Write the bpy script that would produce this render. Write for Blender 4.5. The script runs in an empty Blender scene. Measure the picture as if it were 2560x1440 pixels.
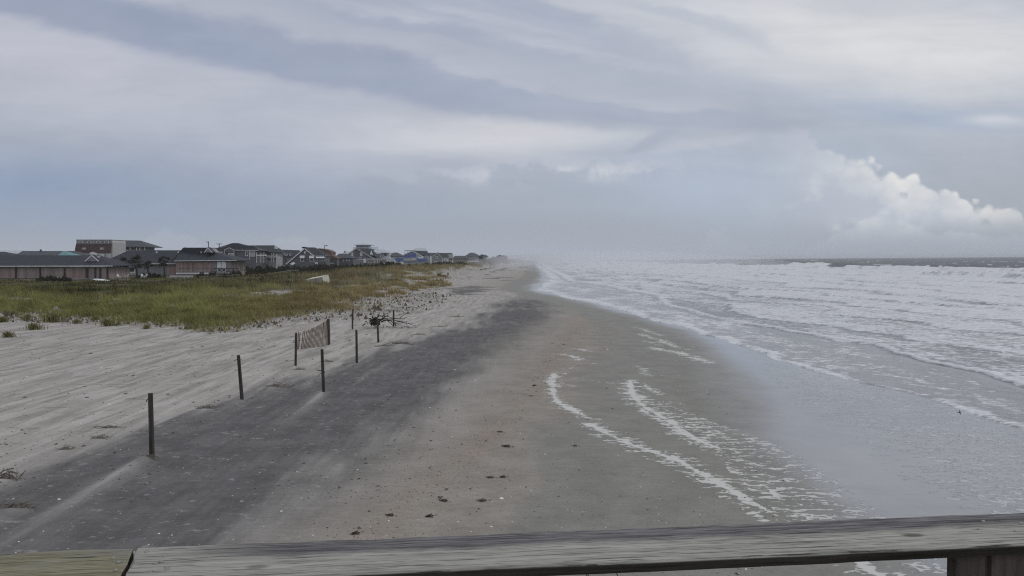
import bpy, bmesh, math, random
import numpy as np
from mathutils import Vector, Matrix

R_ = math.radians
SC = bpy.context.scene
COL = SC.collection

# ------------------------------------------------------------------ camera
F = 1950.0                      # focal length in pixels of the 2560 wide photograph
CAM = np.array([0.0, 0.0, 4.5])
_p, _r = R_(2.03), R_(0.45)
FW = np.array([0, math.cos(_p), -math.sin(_p)])
_u0 = np.array([0, math.sin(_p), math.cos(_p)])
_r0 = np.array([1.0, 0, 0])
RT = math.cos(_r) * _r0 - math.sin(_r) * _u0
UP = math.sin(_r) * _r0 + math.cos(_r) * _u0
cd = bpy.data.cameras.new('camera')
cd.sensor_width = 36.0
cd.lens = 36.0 * F / 2560.0
cd.clip_start, cd.clip_end = 0.1, 30000.0
cam = bpy.data.objects.new('camera', cd)
COL.objects.link(cam)
M = Matrix.Identity(4)
for i in range(3):
    M[i][0], M[i][1], M[i][2], M[i][3] = RT[i], UP[i], -FW[i], CAM[i]
cam.matrix_world = M
SC.camera = cam


def ray(px, py):
    return F * FW + (px - 1280) * RT - (py - 720) * UP


def P(px, py, D):
    d = ray(px, py)
    return CAM + d * (D / d[1])


def PZ(px, py, z):
    d = ray(px, py)
    return CAM + d * ((z - CAM[2]) / d[2])


# ------------------------------------------------------------------ render / view
SC.render.engine = 'CYCLES'
SC.cycles.use_denoising = False
SC.cycles.pixel_filter_type = 'BLACKMAN_HARRIS'
SC.cycles.filter_width = 1.15
SC.cycles.max_bounces = 6
SC.cycles.diffuse_bounces = 3
SC.cycles.glossy_bounces = 3
SC.cycles.transparent_max_bounces = 8
SC.cycles.volume_bounces = 1
SC.cycles.caustics_reflective = False
SC.cycles.caustics_refractive = False
SC.view_settings.view_transform = 'Standard'
SC.view_settings.look = 'None'
SC.view_settings.exposure = 0.0
SC.view_settings.gamma = 1.0

SUN_EL, SUN_AZ = R_(48), R_(62)      # azimuth from +Y towards +X (over the sea)


def lin(c):
    c = np.asarray(c, float) / 255.0
    return np.where(c <= 0.04045, c / 12.92, ((c + 0.055) / 1.055) ** 2.4)


# ------------------------------------------------------------------ node expression helper
class X:
    nt = None

    def __init__(s, k):
        s.k = k

    @staticmethod
    def m(op, *a, clamp=False):
        n = X.nt.nodes.new('ShaderNodeMath')
        n.operation = op
        n.use_clamp = clamp
        for i, v in enumerate(a):
            if isinstance(v, X):
                X.nt.links.new(v.k, n.inputs[i])
            else:
                n.inputs[i].default_value = float(v)
        return X(n.outputs[0])

    def __add__(s, o): return X.m('ADD', s, o)
    __radd__ = __add__
    def __sub__(s, o): return X.m('SUBTRACT', s, o)
    def __rsub__(s, o): return X.m('SUBTRACT', o, s)
    def __mul__(s, o): return X.m('MULTIPLY', s, o)
    __rmul__ = __mul__
    def __truediv__(s, o): return X.m('DIVIDE', s, o)
    def ma(s, a, b): return X.m('MULTIPLY_ADD', s, a, b)
    def clamp(s): return X.m('ADD', s, 0.0, clamp=True)

    def ss(s, a, b, lo=0.0, hi=1.0):
        n = X.nt.nodes.new('ShaderNodeMapRange')
        n.interpolation_type = 'SMOOTHSTEP'
        X.nt.links.new(s.k, n.inputs[0])
        for i, v in enumerate((a, b, lo, hi)):
            n.inputs[i + 1].default_value = v
        return X(n.outputs[0])


def setv(sock, v):
    if isinstance(v, X):
        X.nt.links.new(v.k, sock)
    elif hasattr(v, 'is_output'):
        X.nt.links.new(v, sock)
    else:
        if sock.type == 'RGBA' and len(v) == 3:
            v = (*[float(q) for q in v], 1.0)
        sock.default_value = v


def mix(f, a, b):
    n = X.nt.nodes.new('ShaderNodeMix')
    n.data_type = 'RGBA'
    setv(n.inputs[0], f)
    setv(n.inputs[6], a)
    setv(n.inputs[7], b)
    return n.outputs[2]


def xyz(x, y, z):
    n = X.nt.nodes.new('ShaderNodeCombineXYZ')
    for i, v in enumerate((x, y, z)):
        setv(n.inputs[i], v)
    return n.outputs[0]


def noise(vec, scale, detail=3.0, rough=0.55, dist=0.0, col=False):
    n = X.nt.nodes.new('ShaderNodeTexNoise')
    X.nt.links.new(vec, n.inputs['Vector'])
    n.inputs['Scale'].default_value = scale
    n.inputs['Detail'].default_value = detail
    n.inputs['Roughness'].default_value = rough
    n.inputs['Distortion'].default_value = dist
    return n.outputs['Color'] if col else X(n.outputs['Fac'])


def voro(vec, scale, feature='F1', out='Distance', rnd=1.0, smooth=None):
    n = X.nt.nodes.new('ShaderNodeTexVoronoi')
    n.feature = feature
    X.nt.links.new(vec, n.inputs['Vector'])
    n.inputs['Scale'].default_value = scale
    n.inputs['Randomness'].default_value = rnd
    if smooth is not None:
        n.inputs['Smoothness'].default_value = smooth
    return n.outputs[out] if out == 'Color' else X(n.outputs[out])


def sepxyz(vec):
    n = X.nt.nodes.new('ShaderNodeSeparateXYZ')
    X.nt.links.new(vec, n.inputs[0])
    return [X(o) for o in n.outputs]


def mapping(vec, sc):
    n = X.nt.nodes.new('ShaderNodeMapping')
    X.nt.links.new(vec, n.inputs['Vector'])
    n.inputs['Scale'].default_value = sc
    return n.outputs[0]


def attr(name, col=False):
    n = X.nt.nodes.new('ShaderNodeAttribute')
    n.attribute_name = name
    return n.outputs['Color'] if col else X(n.outputs['Fac'])


# ------------------------------------------------------------------ world: overcast sky with layered cloud
def build_world():
    w = bpy.data.worlds.new('World')
    SC.world = w
    w.use_nodes = True
    nt = w.node_tree
    nt.nodes.clear()
    X.nt = nt
    out = nt.nodes.new('ShaderNodeOutputWorld')
    bg = nt.nodes.new('ShaderNodeBackground')
    nt.links.new(bg.outputs[0], out.inputs[0])
    sky = nt.nodes.new('ShaderNodeTexSky')
    sky.sky_type = 'NISHITA'
    sky.sun_disc = False
    sky.sun_elevation = SUN_EL
    sky.sun_rotation = SUN_AZ
    sky.air_density = 1.2
    sky.dust_density = 2.0
    tc = nt.nodes.new('ShaderNodeTexCoord')
    dx, dy, dz = sepxyz(tc.outputs['Generated'])
    ay = X.m('MAXIMUM', X.m('ABSOLUTE', dy), 0.22)
    a0 = dx / ay * 1.95
    b0 = X.m('MAXIMUM', dz, 0.0) / ay * 1.95
    # drifting warp of the cloud layers
    v1 = xyz(a0, b0 * 2.6, 0.0)
    wn = noise(v1, 1.7, 5.0, 0.55, 0.3, col=True)
    wx, wy, _ = sepxyz(wn)
    a = a0 + (wx - 0.5) * 0.42
    b = b0 + (wy - 0.5) * 0.11
    v2 = xyz(a0 * 1.0 + b0 * 0.6, b0 * 5.0, 3.0)
    st = noise(v2, 2.2, 6.0, 0.6, 0.4)                # fine streaks
    v3 = xyz(a0, b0 * 1.4, 7.0)
    puff = noise(v3, 9.0, 6.0, 0.58, 0.2)

    def gauss(ca, cb, ra, rb, rot=0.0, k=1.0, A=None, B=None):
        A, B = A or a, B or b
        c, s = math.cos(rot), math.sin(rot)
        p = A.ma(c / ra, B.ma(s / ra, -(ca * c + cb * s) / ra))
        q = A.ma(-s / rb, B.ma(c / rb, (ca * s - cb * c) / rb))
        e = X.m('POWER', math.exp(-1.0), q.ma(q, p * p))
        return e * k if k != 1.0 else e

    def L(r, g, bb):
        q = np.array(lin((r, g, bb)))
        y = q @ np.array([.2126, .7152, .0722])
        return tuple((y + (q - y) * .78) * 1.03)

    c = mix(b.ss(0.0, 0.65), L(158, 170, 187), L(178, 185, 201))
    skc = nt.nodes.new('ShaderNodeMix')
    skc.data_type = 'RGBA'
    skc.blend_type = 'MULTIPLY'
    skc.inputs[0].default_value = 1.0
    nt.links.new(sky.outputs[0], skc.inputs[6])
    skc.inputs[7].default_value = (0.07, 0.07, 0.07, 1)
    c = mix(0.12, c, skc.outputs[2])                    # clear air seen through the thin layer
    c = mix(b.ss(0.55, 1.6), c, L(196, 200, 209))       # brighter overhead
    # (a, b, ra, rb, rot, strength, colour)
    blobs = [
        (-0.62, 0.42, 0.75, 0.17, -0.12, .75, (181, 186, 203)),   # pale veil, left
        (-1.20, 0.52, 0.45, 0.13, -0.25, .85, (186, 189, 204)),
        (-0.55, 0.275, 0.62, 0.09, -0.02, .6, (179, 186, 204)),
        (-1.18, 0.195, 0.50, 0.085, 0.0, .95, (136, 156, 186)),      # blue gap, low left
        (-0.75, 0.14, 0.60, 0.07, 0.0, .65, (146, 163, 190)),
        (0.10, 0.315, 0.34, 0.055, 0.0, .95, (212, 213, 216)),      # bright window
        (-0.12, 0.31, 0.34, 0.05, 0.0, .5, (201, 204, 212)),
        (0.62, 0.62, 0.45, 0.10, -0.12, .8, (201, 205, 213)),     # bright top right
        (1.05, 0.53, 0.50, 0.13, -0.1, .95, (213, 215, 218)),
        (0.62, 0.47, 0.42, 0.05, -0.15, .7, (205, 208, 214)),
        (0.80, 0.40, 0.42, 0.035, -0.13, .6, (176, 187, 205)),
        (1.12, 0.345, 0.34, 0.030, -0.08, .85, (158, 175, 201)),    # blue stripe right
        (1.25, 0.335, 0.10, 0.014, -0.1, .7, (207, 211, 216)),
        (0.44, 0.20, 0.32, 0.10, -0.1, .85, (168, 182, 204)),      # rain blue mid right
        (0.75, 0.22, 0.25, 0.10, 0.2, .55, (168, 182, 203)),
        (1.15, 0.27, 0.30, 0.05, 0.0, .5, (178, 187, 202)),
        (0.02, 0.222, 0.26, 0.012, 0.03, .65, (166, 175, 194)),     # thin dark bar
    ]
    stw = st.ss(0.25, 0.75, 0.8, 1.15)
    for (ca, cb, ra, rb, rot, k, colr) in blobs:
        c = mix(X.m('MULTIPLY', gauss(ca, cb, ra, rb, rot, k), stw, clamp=True), c, L(*colr))
    # long dark banks reaching down from the upper left; crisp torn lower edges
    a2 = a0 + (wx - 0.5) * 0.30 + (puff - 0.5) * 0.06
    b2 = b0 + (wy - 0.5) * 0.10 + (puff - 0.5) * 0.022 + (st - 0.5) * 0.05
    for (ca, cb, ra, rb, rot, k, colr) in [
            (-0.15, 0.60, 0.75, 0.085, -0.20, .75, (164, 174, 195)),
            (-1.02, 0.618, 0.50, 0.066, -0.25, .9, (144, 157, 185)),
            (-0.55, 0.518, 0.55, 0.066, -0.245, .85, (148, 161, 187)),
            (-0.05, 0.408, 0.50, 0.050, -0.19, .8, (154, 167, 190)),
            (0.34, 0.362, 0.40, 0.030, -0.10, .85, (163, 174, 195)),
            (-0.25, 0.58, 0.22, 0.028, -0.25, .6, (156, 168, 191)),
            (0.05, 0.640, 0.22, 0.030, -0.30, .6, (156, 169, 192))]:
        e = gauss(ca, cb, ra, rb, rot, 1.0, a2, b2)
        c = mix((e.ss(0.22, 0.72) * (st.ss(0.2, 0.7, .65, 1.1) * k)).clamp(), c, L(*colr))
    for (ca, cb, ra, rb, rot, k, colr) in [(-0.36, 0.628, 0.22, 0.020, -0.25, .8, (183, 189, 205)), (-0.02, 0.585, 0.26, 0.018, -0.22, .6, (180, 187, 203)), (0.22, 0.50, 0.34, 0.020, -0.22, .6, (184, 190, 205)),
                                           (-0.12, 0.475, 0.30, 0.012, -0.22, .6, (176, 183, 201)), (0.45, 0.60, 0.25, 0.022, -0.35, .5, (172, 182, 200))]:
        e = gauss(ca, cb, ra, rb, rot, 1.0, a2, b2)
        c = mix((e.ss(0.15, 0.9) * (st.ss(0.3, 0.65, .4, 1.2) * k)).clamp(), c, L(*colr))
    # ragged cumulus and scud under the bright window
    low = (puff - 0.5) * 0.11
    e1 = gauss(0.12, 0.226, 0.27, 0.022, 0.02, 1.0, a0 + low, b0 + low)
    c = mix((e1 * puff.ss(0.40, 0.60) * 0.85).clamp(), c, L(201, 205, 213))
    for (ca, cb, ra, rb, rot, k, colr) in [(0.36, 0.300, 0.085, 0.016, 0.45, .9, (165, 175, 195)), (0.47, 0.325, 0.12, 0.022, 0.25, .8, (168, 178, 198)), (0.50, 0.288, 0.16, 0.014, 0.12, .6, (190, 197, 210)),
                                           (0.66, 0.300, 0.10, 0.022, -0.1, .55, (166, 178, 198))]:
        e = gauss(ca, cb, ra, rb, rot, 1.0, a0 + low * 0.7, b0 + low * 0.6)
        c = mix((e.ss(0.1, 0.9) * k * 0.8).clamp(), c, L(*colr))

    # towering cumulus on the right: billow height field over the azimuth
    def cumulus(c, top_pts, base, soft, bright, shade, bill=0.05, k=1.0, fade=None, litk=1.0, core=None):
        fc = nt.nodes.new('ShaderNodeFloatCurve')
        cu = fc.mapping.curves[0]
        lo, hi = -1.5, 1.5
        pts = [((p[0] - lo) / (hi - lo), p[1]) for p in top_pts]
        cu.points[0].location = (0.0, pts[0][1])
        cu.points[1].location = (1.0, pts[-1][1])
        for p in pts[1:-1]:
            cu.points.new(*p)
        fc.mapping.update()
        am = (a0 + (puff - 0.5) * 0.05).ma(1 / (hi - lo), -lo / (hi - lo))
        nt.links.new(am.k, fc.inputs['Value'])
        top = X(fc.outputs[0])
        vv = xyz(a0 + (puff - 0.5) * 0.05, b0 * 1.15 + (puff - 0.5) * 0.03, 1.0)
        bl = voro(vv, 13.0, 'SMOOTH_F1', smooth=.35)
        bl2 = voro(vv, 34.0, 'SMOOTH_F1', smooth=.35)
        edge = top + (0.42 - bl) * bill + (0.4 - bl2) * bill * 0.42 + (puff - 0.5) * 0.035 - b0
        m = edge.ss(0.0, soft) * b0.ss(base, base + 0.08)
        if core:
            m = m * (gauss(*core, 0.0, 1.0, a0 + (puff - 0.5) * 0.10, b0 + (puff - 0.5) * 0.06) * 1.5).clamp()
        if fade:
            m = m * a0.ss(*fade)
        lit = (edge.ss(0.0, 0.15, 1.0, 0.0) * 0.75 * litk + (0.5 - bl) * 0.65 + (puff - 0.5) * 1.3 + (0.45 - bl2) * 0.45).clamp()
        colr = mix(lit, L(*shade), L(*bright))
        return mix((m * k).clamp(), c, colr)

    c = cumulus(c, [(-1.5, 0.3), (0.3, 0.30), (0.62, 0.335), (0.75, 0.318), (0.83, 0.30), (0.90, 0.262), (0.95, 0.225), (0.985, 0.196), (1.005, 0.212), (1.03, 0.204), (1.075, 0.207), (1.11, 0.178),
                    (1.15, 0.148), (1.20, 0.124), (1.26, 0.116), (1.34, 0.105), (1.42, 0.09), (1.5, 0.08)], 0.03, 0.022, (223, 223, 222), (180, 189, 204), 0.085, fade=(0.45, 0.98), core=(0.95, .165, .34, .12))
    c = cumulus(c, [(-1.5, 0.0), (0.45, 0.0), (0.62, 0.03), (0.8, 0.07), (0.87, 0.10), (0.92, 0.118), (0.98, 0.10), (1.05, 0.085), (1.2, 0.07), (1.5, 0.06)],
                0.0, 0.02, (203, 207, 214), (172, 183, 200), 0.04, 0.55, fade=(0.5, 0.95))
    c = cumulus(c, [(-1.5, 0.03), (-1.2, 0.035), (-1.0, 0.04), (-0.93, 0.055), (-0.895, 0.085), (-0.865, 0.100), (-0.83, 0.094), (-0.79, 0.07), (-0.74, 0.05), (-0.62, 0.04), (-0.53, 0.07), (-0.47, 0.04),
                    (-0.3, 0.03), (0.0, 0.0), (0.45, 0.02), (0.52, 0.068), (0.57, 0.066), (0.61, 0.03), (0.7, 0.02), (1.5, 0.0)],
                -0.02, 0.025, (186, 195, 209), (163, 176, 197), 0.055, 0.22)
    # streak texture over everything, milky horizon, ground half
    g = (st.ss(0.2, 0.8, -0.028, 0.028) + (puff - 0.5) * 0.05) * b0.ss(0.05, 0.25)
    br = nt.nodes.new('ShaderNodeBrightContrast')
    setv(br.inputs['Color'], c)
    setv(br.inputs['Bright'], g)
    c = br.outputs[0]
    c = mix(b0.ss(0.0, 0.10, 0.7, 0.0), c, mix(a0.ss(-0.2, 0.9), L(168, 176, 191), L(158, 170, 184)))
    c = mix(dz.ss(-0.03, -0.005, 1.0, 0.0), c, (0.16, 0.155, 0.15))
    setv(bg.inputs['Color'], c)
    bg.inputs['Strength'].default_value = 1.0


build_world()

sl = bpy.data.lights.new('sun', 'SUN')
sl.energy = 0.7
sl.angle = R_(25)
sl.color = (1.0, 0.96, 0.9)
sun = bpy.data.objects.new('sun', sl)
COL.objects.link(sun)
sd = Vector((math.sin(SUN_AZ) * math.cos(SUN_EL), math.cos(SUN_AZ) * math.cos(SUN_EL), math.sin(SUN_EL)))
sun.rotation_euler = sd.to_track_quat('Z', 'Y').to_euler()
sun.location = (60, 40, 60)


# ------------------------------------------------------------------ numpy noise
def _h(ix, iy, seed):
    n = (ix.astype(np.int64) * 374761393 + iy.astype(np.int64) * 668265263 + seed * 974634777) & 0xFFFFFFFF
    n = ((n ^ (n >> 13)) * 1274126177) & 0xFFFFFFFF
    n = n ^ (n >> 16)
    return (n & 0xFFFF) / 65535.0


def vn(x, y, seed=0):
    x, y = np.asarray(x, float), np.asarray(y, float)
    ix, iy = np.floor(x), np.floor(y)
    fx, fy = x - ix, y - iy
    fx, fy = fx * fx * (3 - 2 * fx), fy * fy * (3 - 2 * fy)
    a, b = _h(ix, iy, seed), _h(ix + 1, iy, seed)
    c, d = _h(ix, iy + 1, seed), _h(ix + 1, iy + 1, seed)
    return (a * (1 - fx) + b * fx) * (1 - fy) + (c * (1 - fx) + d * fx) * fy - 0.5


def fbm(x, y, seed=0, o=4):
    s, amp = 0.0, 1.0
    for i in range(o):
        s = s + amp * vn(x, y, seed + i * 17)
        x, y, amp = np.asarray(x) * 2.03 + 5.1, np.asarray(y) * 2.03 + 1.7, amp * 0.5
    return s


def sst(a, b, x):
    t = np.clip((x - a) / (b - a), 0, 1)
    return t * t * (3 - 2 * t)


def pl_dist(x, y, pts):
    """distance to a polyline"""
    pts = np.asarray(pts, float)
    best = np.full(np.shape(x), 1e9)
    for (x0, y0), (x1, y1) in zip(pts[:-1], pts[1:]):
        dx, dy = x1 - x0, y1 - y0
        t = np.clip(((x - x0) * dx + (y - y0) * dy) / (dx * dx + dy * dy + 1e-9), 0, 1)
        best = np.minimum(best, np.hypot(x - x0 - t * dx, y - y0 - t * dy))
    return best


# ------------------------------------------------------------------ terrain
_xs = ([0, 21, 27, 33, 41, 63, 80, 100, 118, 129, 142, 170, 239, 400, 660, 1500, 9000],
       [14.5, 14.1, 14.4, 13.4, 13, 11.6, 9.6, 7.6, 5.2, 4.6, 5.4, 8, 11.5, 15, 22, 50, 260])
_xb = ([0, 13, 17.6, 28, 52, 80, 100, 129, 180, 240, 660, 1500, 9000],
       [-4, -2.5, -1.2, .7, 4.5, 3, 0, -4, -1, 3, 14, 41, 250])
_xd = ([0, 40, 53, 67, 84, 103, 120, 150, 200, 300, 500, 800, 1500, 9000],
       [-22, -22, -23, -21.5, -20, -17.5, -16, -15.5, -16.5, -17, -9, -1, 22, 220])
_xf = ([0, 14.6, 22.9, 30, 41.5, 50, 63, 80, 100, 118, 129, 142, 170, 239, 400, 9000],
       [6.3, 6.5, 7.3, 8.5, 11, 11.6, 11.0, 8.9, 6.6, 3.6, 2.6, 3.2, 5.5, 9, 13.5, 258])


def XS(y): return np.interp(y, *_xs)
def XB(y): return np.interp(y, *_xb)
def XD(y): return np.interp(y, *_xd)
def XF(y): return np.interp(y, *_xf)


def shore_jit(x, y):
    s = np.clip(y / 40.0, 0.35, 3)
    return (fbm(y / 7.0, x * 0 + 3.3, 41, 3) * 1.6 + fbm(y / 1.7, x * 0 + 1.3, 43, 3) * 0.45) * s ** 0.7


def dune_e(x, y):
    near = (y - np.interp(x, [-300, -60, -42, -36, -30, -24, -20, -15], [145, 77.5, 69, 66, 62.5, 58.5, 53, 47])) * 1.1
    return np.minimum(XD(y) - x, near) + fbm(x / 9.0, y / 12.0, 11, 3) * 5.0 * np.clip(y / 70, 0.4, 1.2)


TAILS = []      # (x, y, length, half width, height): sand drifted behind posts and wrack


def Hh(x, y):
    x, y = np.asarray(x, float), np.asarray(y, float)
    xs, xb = XS(y), XB(y)
    t = (x - xb) / (xs - xb)
    z = np.where(t > 0, -0.4 * np.minimum(t, 1) - 0.03 * np.maximum(x - xs, 0), np.minimum(0.006 * (xb - x), 0.3))
    z = np.maximum(z, -3.0)
    e = dune_e(x, y)
    far = sst(130, 190, y)
    z = z + 0.85 * sst(-4, 15, e)
    z = z + far * 1.35 * np.exp(-((e - 18) / 16.0) ** 2) * (1 - 0.45 * sst(500, 1200, y))
    z = z + 0.45 * sst(2, 12, e) * (1 - .5 * far) * fbm(x / 7.0, y / 9.0, 23, 3)
    z = z + 0.55 * sst(10, 40, e) * (fbm(x / 26.0, y / 40.0, 21, 3) + 0.35) * (0.6 + 1.1 * far)
    hum = np.maximum(np.exp(-((e - 1.0) / 5.5) ** 2), .55 * sst(-15, -9, e) * (e < 1) * sst(55, 66, y) * (1 - sst(100, 125, y)))
    z = z + hum * (0.30 * fbm(x / 2.6, y / 2.6, 5, 4) + 0.1)
    z = z + hum * np.where(e < 6, 1, .3) * (0.16 * np.abs(fbm(x / 1.1, y / 3.4, 15, 3)) + .10 * fbm(x / .6, y / 2.6, 16, 2))
    dry = sst(-22, -4, e)
    z = z + dry * 0.055 * fbm(x / 1.1, y / 5.5, 7, 4)
    z = z + sst(2, 9, xb - x) * 0.03 * fbm(x / 0.8, y / 6.0, 9, 3)
    z = z + 0.012 * fbm(x / 3.0, y / 3.0, 31, 2)
    for (tx, ty, ln, hw, hh) in TAILS:
        v = (ty - y)
        m = np.exp(-((x - tx - 0.05 * v) / (hw * (1 + 0.16 * np.clip(v, 0, 9)))) ** 2)
        z = z + hh * m * np.exp(-np.clip(v, 0, 99) / ln) * sst(-0.35, 0.15, v)
    return z


def hz(x, y):
    return float(Hh(np.array([x]), np.array([y]))[0])


def G(px, py):
    """the point of the terrain seen at a photograph pixel"""
    d = ray(px, py)
    d = d / d[1]
    ys = np.concatenate([np.arange(4, 60, 0.1), np.arange(60, 300, 0.5), np.arange(300, 2500, 4.0)])
    zz = CAM[2] + d[2] * ys
    dz = zz - Hh(d[0] * ys, ys)
    k = int(np.argmax(dz < 0))
    if dz[k] >= 0:
        k = len(ys) - 1
    y0, y1 = ys[max(k - 1, 0)], ys[k]
    for _ in range(25):
        ym = 0.5 * (y0 + y1)
        if CAM[2] + d[2] * ym < hz(d[0] * ym, ym):
            y1 = ym
        else:
            y0 = ym
    return np.array([d[0] * y1, y1, hz(d[0] * y1, y1)])


POSTS = [  # top px, base px of the beach fence posts, radius
    ((376, 983), (380, 1141), .055), ((596, 888), (605, 998), .055), ((740, 832), (739, 914), .05),
    ((805, 873), (809, 979), .052), ((891, 825), (892, 907), .052), ((820, 797), (821, 862), .055),
    ((882, 773), (881, 823), .055), ((943, 795), (946, 856), .055), ((984, 775), (984, 816), .06)]
_POSTW = [G(*b) for (_t, b, _q) in POSTS]
_t2 = []
for i, w in enumerate(_POSTW):
    _t2.append((w[0], w[1] - 0.1, (3.6, 1.4, 0.9, 2.2, 0.5, 0.8, 1.0, 0.5, 1.0)[i], 0.19 if i in (0, 3) else .18, (0.11, .06, .05, .09, .03, .06, .06, .03, .05)[i]))
WRACK = [  # (px, py, half length m, kind, height m) clumps of reed wrack caught on the sand
    (270, 1072, 0.62, .10), (515, 1023, 0.50, .12), (690, 968, 0.75, .14), (40, 1272, 0.5, .14), (15, 1203, 0.45, .22), (165, 1125, 0.35, .07),
    (1000, 862, 1.1, .18), (960, 868, .8, .12), (1045, 838, .7, .12), (1100, 818, .7, .12), (1145, 793, .9, .12), (745, 925, .5, .08), (375, 1152, .35, .08),
    (250, 1098, .4, .07), (815, 905, .5, .1), (1320, 770, .6, .1)]
_WRW = [G(a, b) for (a, b, _l, _q) in WRACK]
for w, q in zip(_WRW, WRACK):
    _t2.append((w[0], w[1] - 0.15, 0.9, q[2] * 0.6, q[3] * 0.55))
TAILS.extend(_t2)


# ------------------------------------------------------------------ mesh helpers
def new_mesh_np(name, co, faces, mat, attrs=None, smooth=True, parent=None):
    me = bpy.data.meshes.new(name)
    nv, nf, k = len(co), len(faces), faces.shape[1]
    me.vertices.add(nv)
    me.vertices.foreach_set('co', np.ascontiguousarray(co, dtype=np.float32).ravel())
    me.loops.add(nf * k)
    me.loops.foreach_set('vertex_index', np.ascontiguousarray(faces, dtype=np.int32).ravel())
    me.polygons.add(nf)
    me.polygons.foreach_set('loop_start', np.arange(0, nf * k, k, dtype=np.int32))
    me.polygons.foreach_set('use_smooth', np.full(nf, smooth))
    for an, av in (attrs or {}).items():
        at = me.attributes.new(an, 'FLOAT', 'POINT')
        at.data.foreach_set('value', np.ascontiguousarray(av, dtype=np.float32))
    me.update(calc_edges=True)
    me.validate()
    me.materials.append(mat)
    o = bpy.data.objects.new(name, me)
    COL.objects.link(o)
    if parent:
        o.parent = parent
    return o


def tag(o, label=None, cat=None, group=None, kind=None):
    for k, v in (('label', label), ('category', cat), ('group', group), ('kind', kind)):
        if v:
            o[k] = v
    return o


def empty(name, loc, label=None, cat=None, group=None):
    o = bpy.data.objects.new(name, None)
    COL.objects.link(o)
    o.location = [float(q) for q in loc]
    o.empty_display_size = 0.3
    return tag(o, label, cat, group)


class MB:
    """collects faces; build() links them as one mesh object, coordinates relative to the parent's location"""

    def __init__(s):
        s.v, s.f = [], []

    def poly(s, pts):
        n = len(s.v)
        s.v += [tuple(map(float, p)) for p in pts]
        s.f.append(tuple(range(n, n + len(pts))))

    def solid(s, front, back):
        """closed prism between two matching outlines"""
        n, k = len(s.v), len(front)
        s.v += [tuple(map(float, p)) for p in front] + [tuple(map(float, p)) for p in back]
        s.f.append(tuple(range(n, n + k)))
        s.f.append(tuple(range(n + 2 * k - 1, n + k - 1, -1)))
        for i in range(k):
            j = (i + 1) % k
            s.f.append((n + j, n + i, n + k + i, n + k + j))
        return s

    def ext(s, pts, d):
        d = np.asarray(d, float)
        return s.solid(pts, [np.asarray(p, float) + d for p in pts])

    def box(s, x0, x1, y0, y1, z0, z1):
        return s.solid([(x0, y0, z0), (x1, y0, z0), (x1, y0, z1), (x0, y0, z1)], [(x0, y1, z0), (x1, y1, z0), (x1, y1, z1), (x0, y1, z1)])

    def tube(s, path, rad, n=7, cap=True):
        path = [np.asarray(p, float) for p in path]
        if not hasattr(rad, '__len__'):
            rad = [rad] * len(path)
        base = len(s.v)
        for i, p in enumerate(path):
            t = path[min(i + 1, len(path) - 1)] - path[max(i - 1, 0)]
            t = t / (np.linalg.norm(t) + 1e-9)
            u = np.cross(t, (0.31, 0.2, 0.93) if abs(t[2]) < .9 else (1, 0.1, 0))
            u = u / np.linalg.norm(u)
            w = np.cross(t, u)
            for k in range(n):
                a = 2 * math.pi * k / n
                s.v.append(tuple(p + rad[i] * (math.cos(a) * u + math.sin(a) * w)))
        for i in range(len(path) - 1):
            for k in range(n):
                j = (k + 1) % n
                s.f.append((base + i * n + k, base + i * n + j, base + (i + 1) * n + j, base + (i + 1) * n + k))
        if cap:
            s.f.append(tuple(base + k for k in range(n - 1, -1, -1)))
            s.f.append(tuple(base + (len(path) - 1) * n + k for k in range(n)))
        return s

    def build(s, name, mat, parent=None, smooth=False, loc=None, fix=True):
        me = bpy.data.meshes.new(name)
        off = np.zeros(3)
        if parent is not None:
            q = parent
            while q is not None:
                off += np.array(q.location)
                q = q.parent
        elif loc is not None:
            off = np.asarray(loc, float)
        me.from_pydata([tuple(np.asarray(v) - off) for v in s.v], [], s.f)
        if fix:
            bm = bmesh.new()
            bm.from_mesh(me)
            bmesh.ops.recalc_face_normals(bm, faces=bm.faces)
            bm.to_mesh(me)
            bm.free()
        if smooth:
            me.polygons.foreach_set('use_smooth', np.full(len(me.polygons), True))
        me.materials.append(mat)
        o = bpy.data.objects.new(name, me)
        COL.objects.link(o)
        if parent is not None:
            o.parent = parent
        elif loc is not None:
            o.location = [float(q) for q in loc]
        return o


def new_mat(name):
    m = bpy.data.materials.new(name)
    m.use_nodes = True
    nt = m.node_tree
    X.nt = nt
    b = nt.nodes['Principled BSDF']
    return m, nt, b


def bump(b, h, strength, dist):
    n = X.nt.nodes.new('ShaderNodeBump')
    n.inputs['Strength'].default_value = strength
    n.inputs['Distance'].default_value = dist
    setv(n.inputs['Height'], h)
    X.nt.links.new(n.outputs[0], b.inputs['Normal'])


def geo_pos():
    return X.nt.nodes.new('ShaderNodeNewGeometry').outputs['Position']


def obj_pos():
    return X.nt.nodes.new('ShaderNodeTexCoord').outputs['Object']


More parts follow.
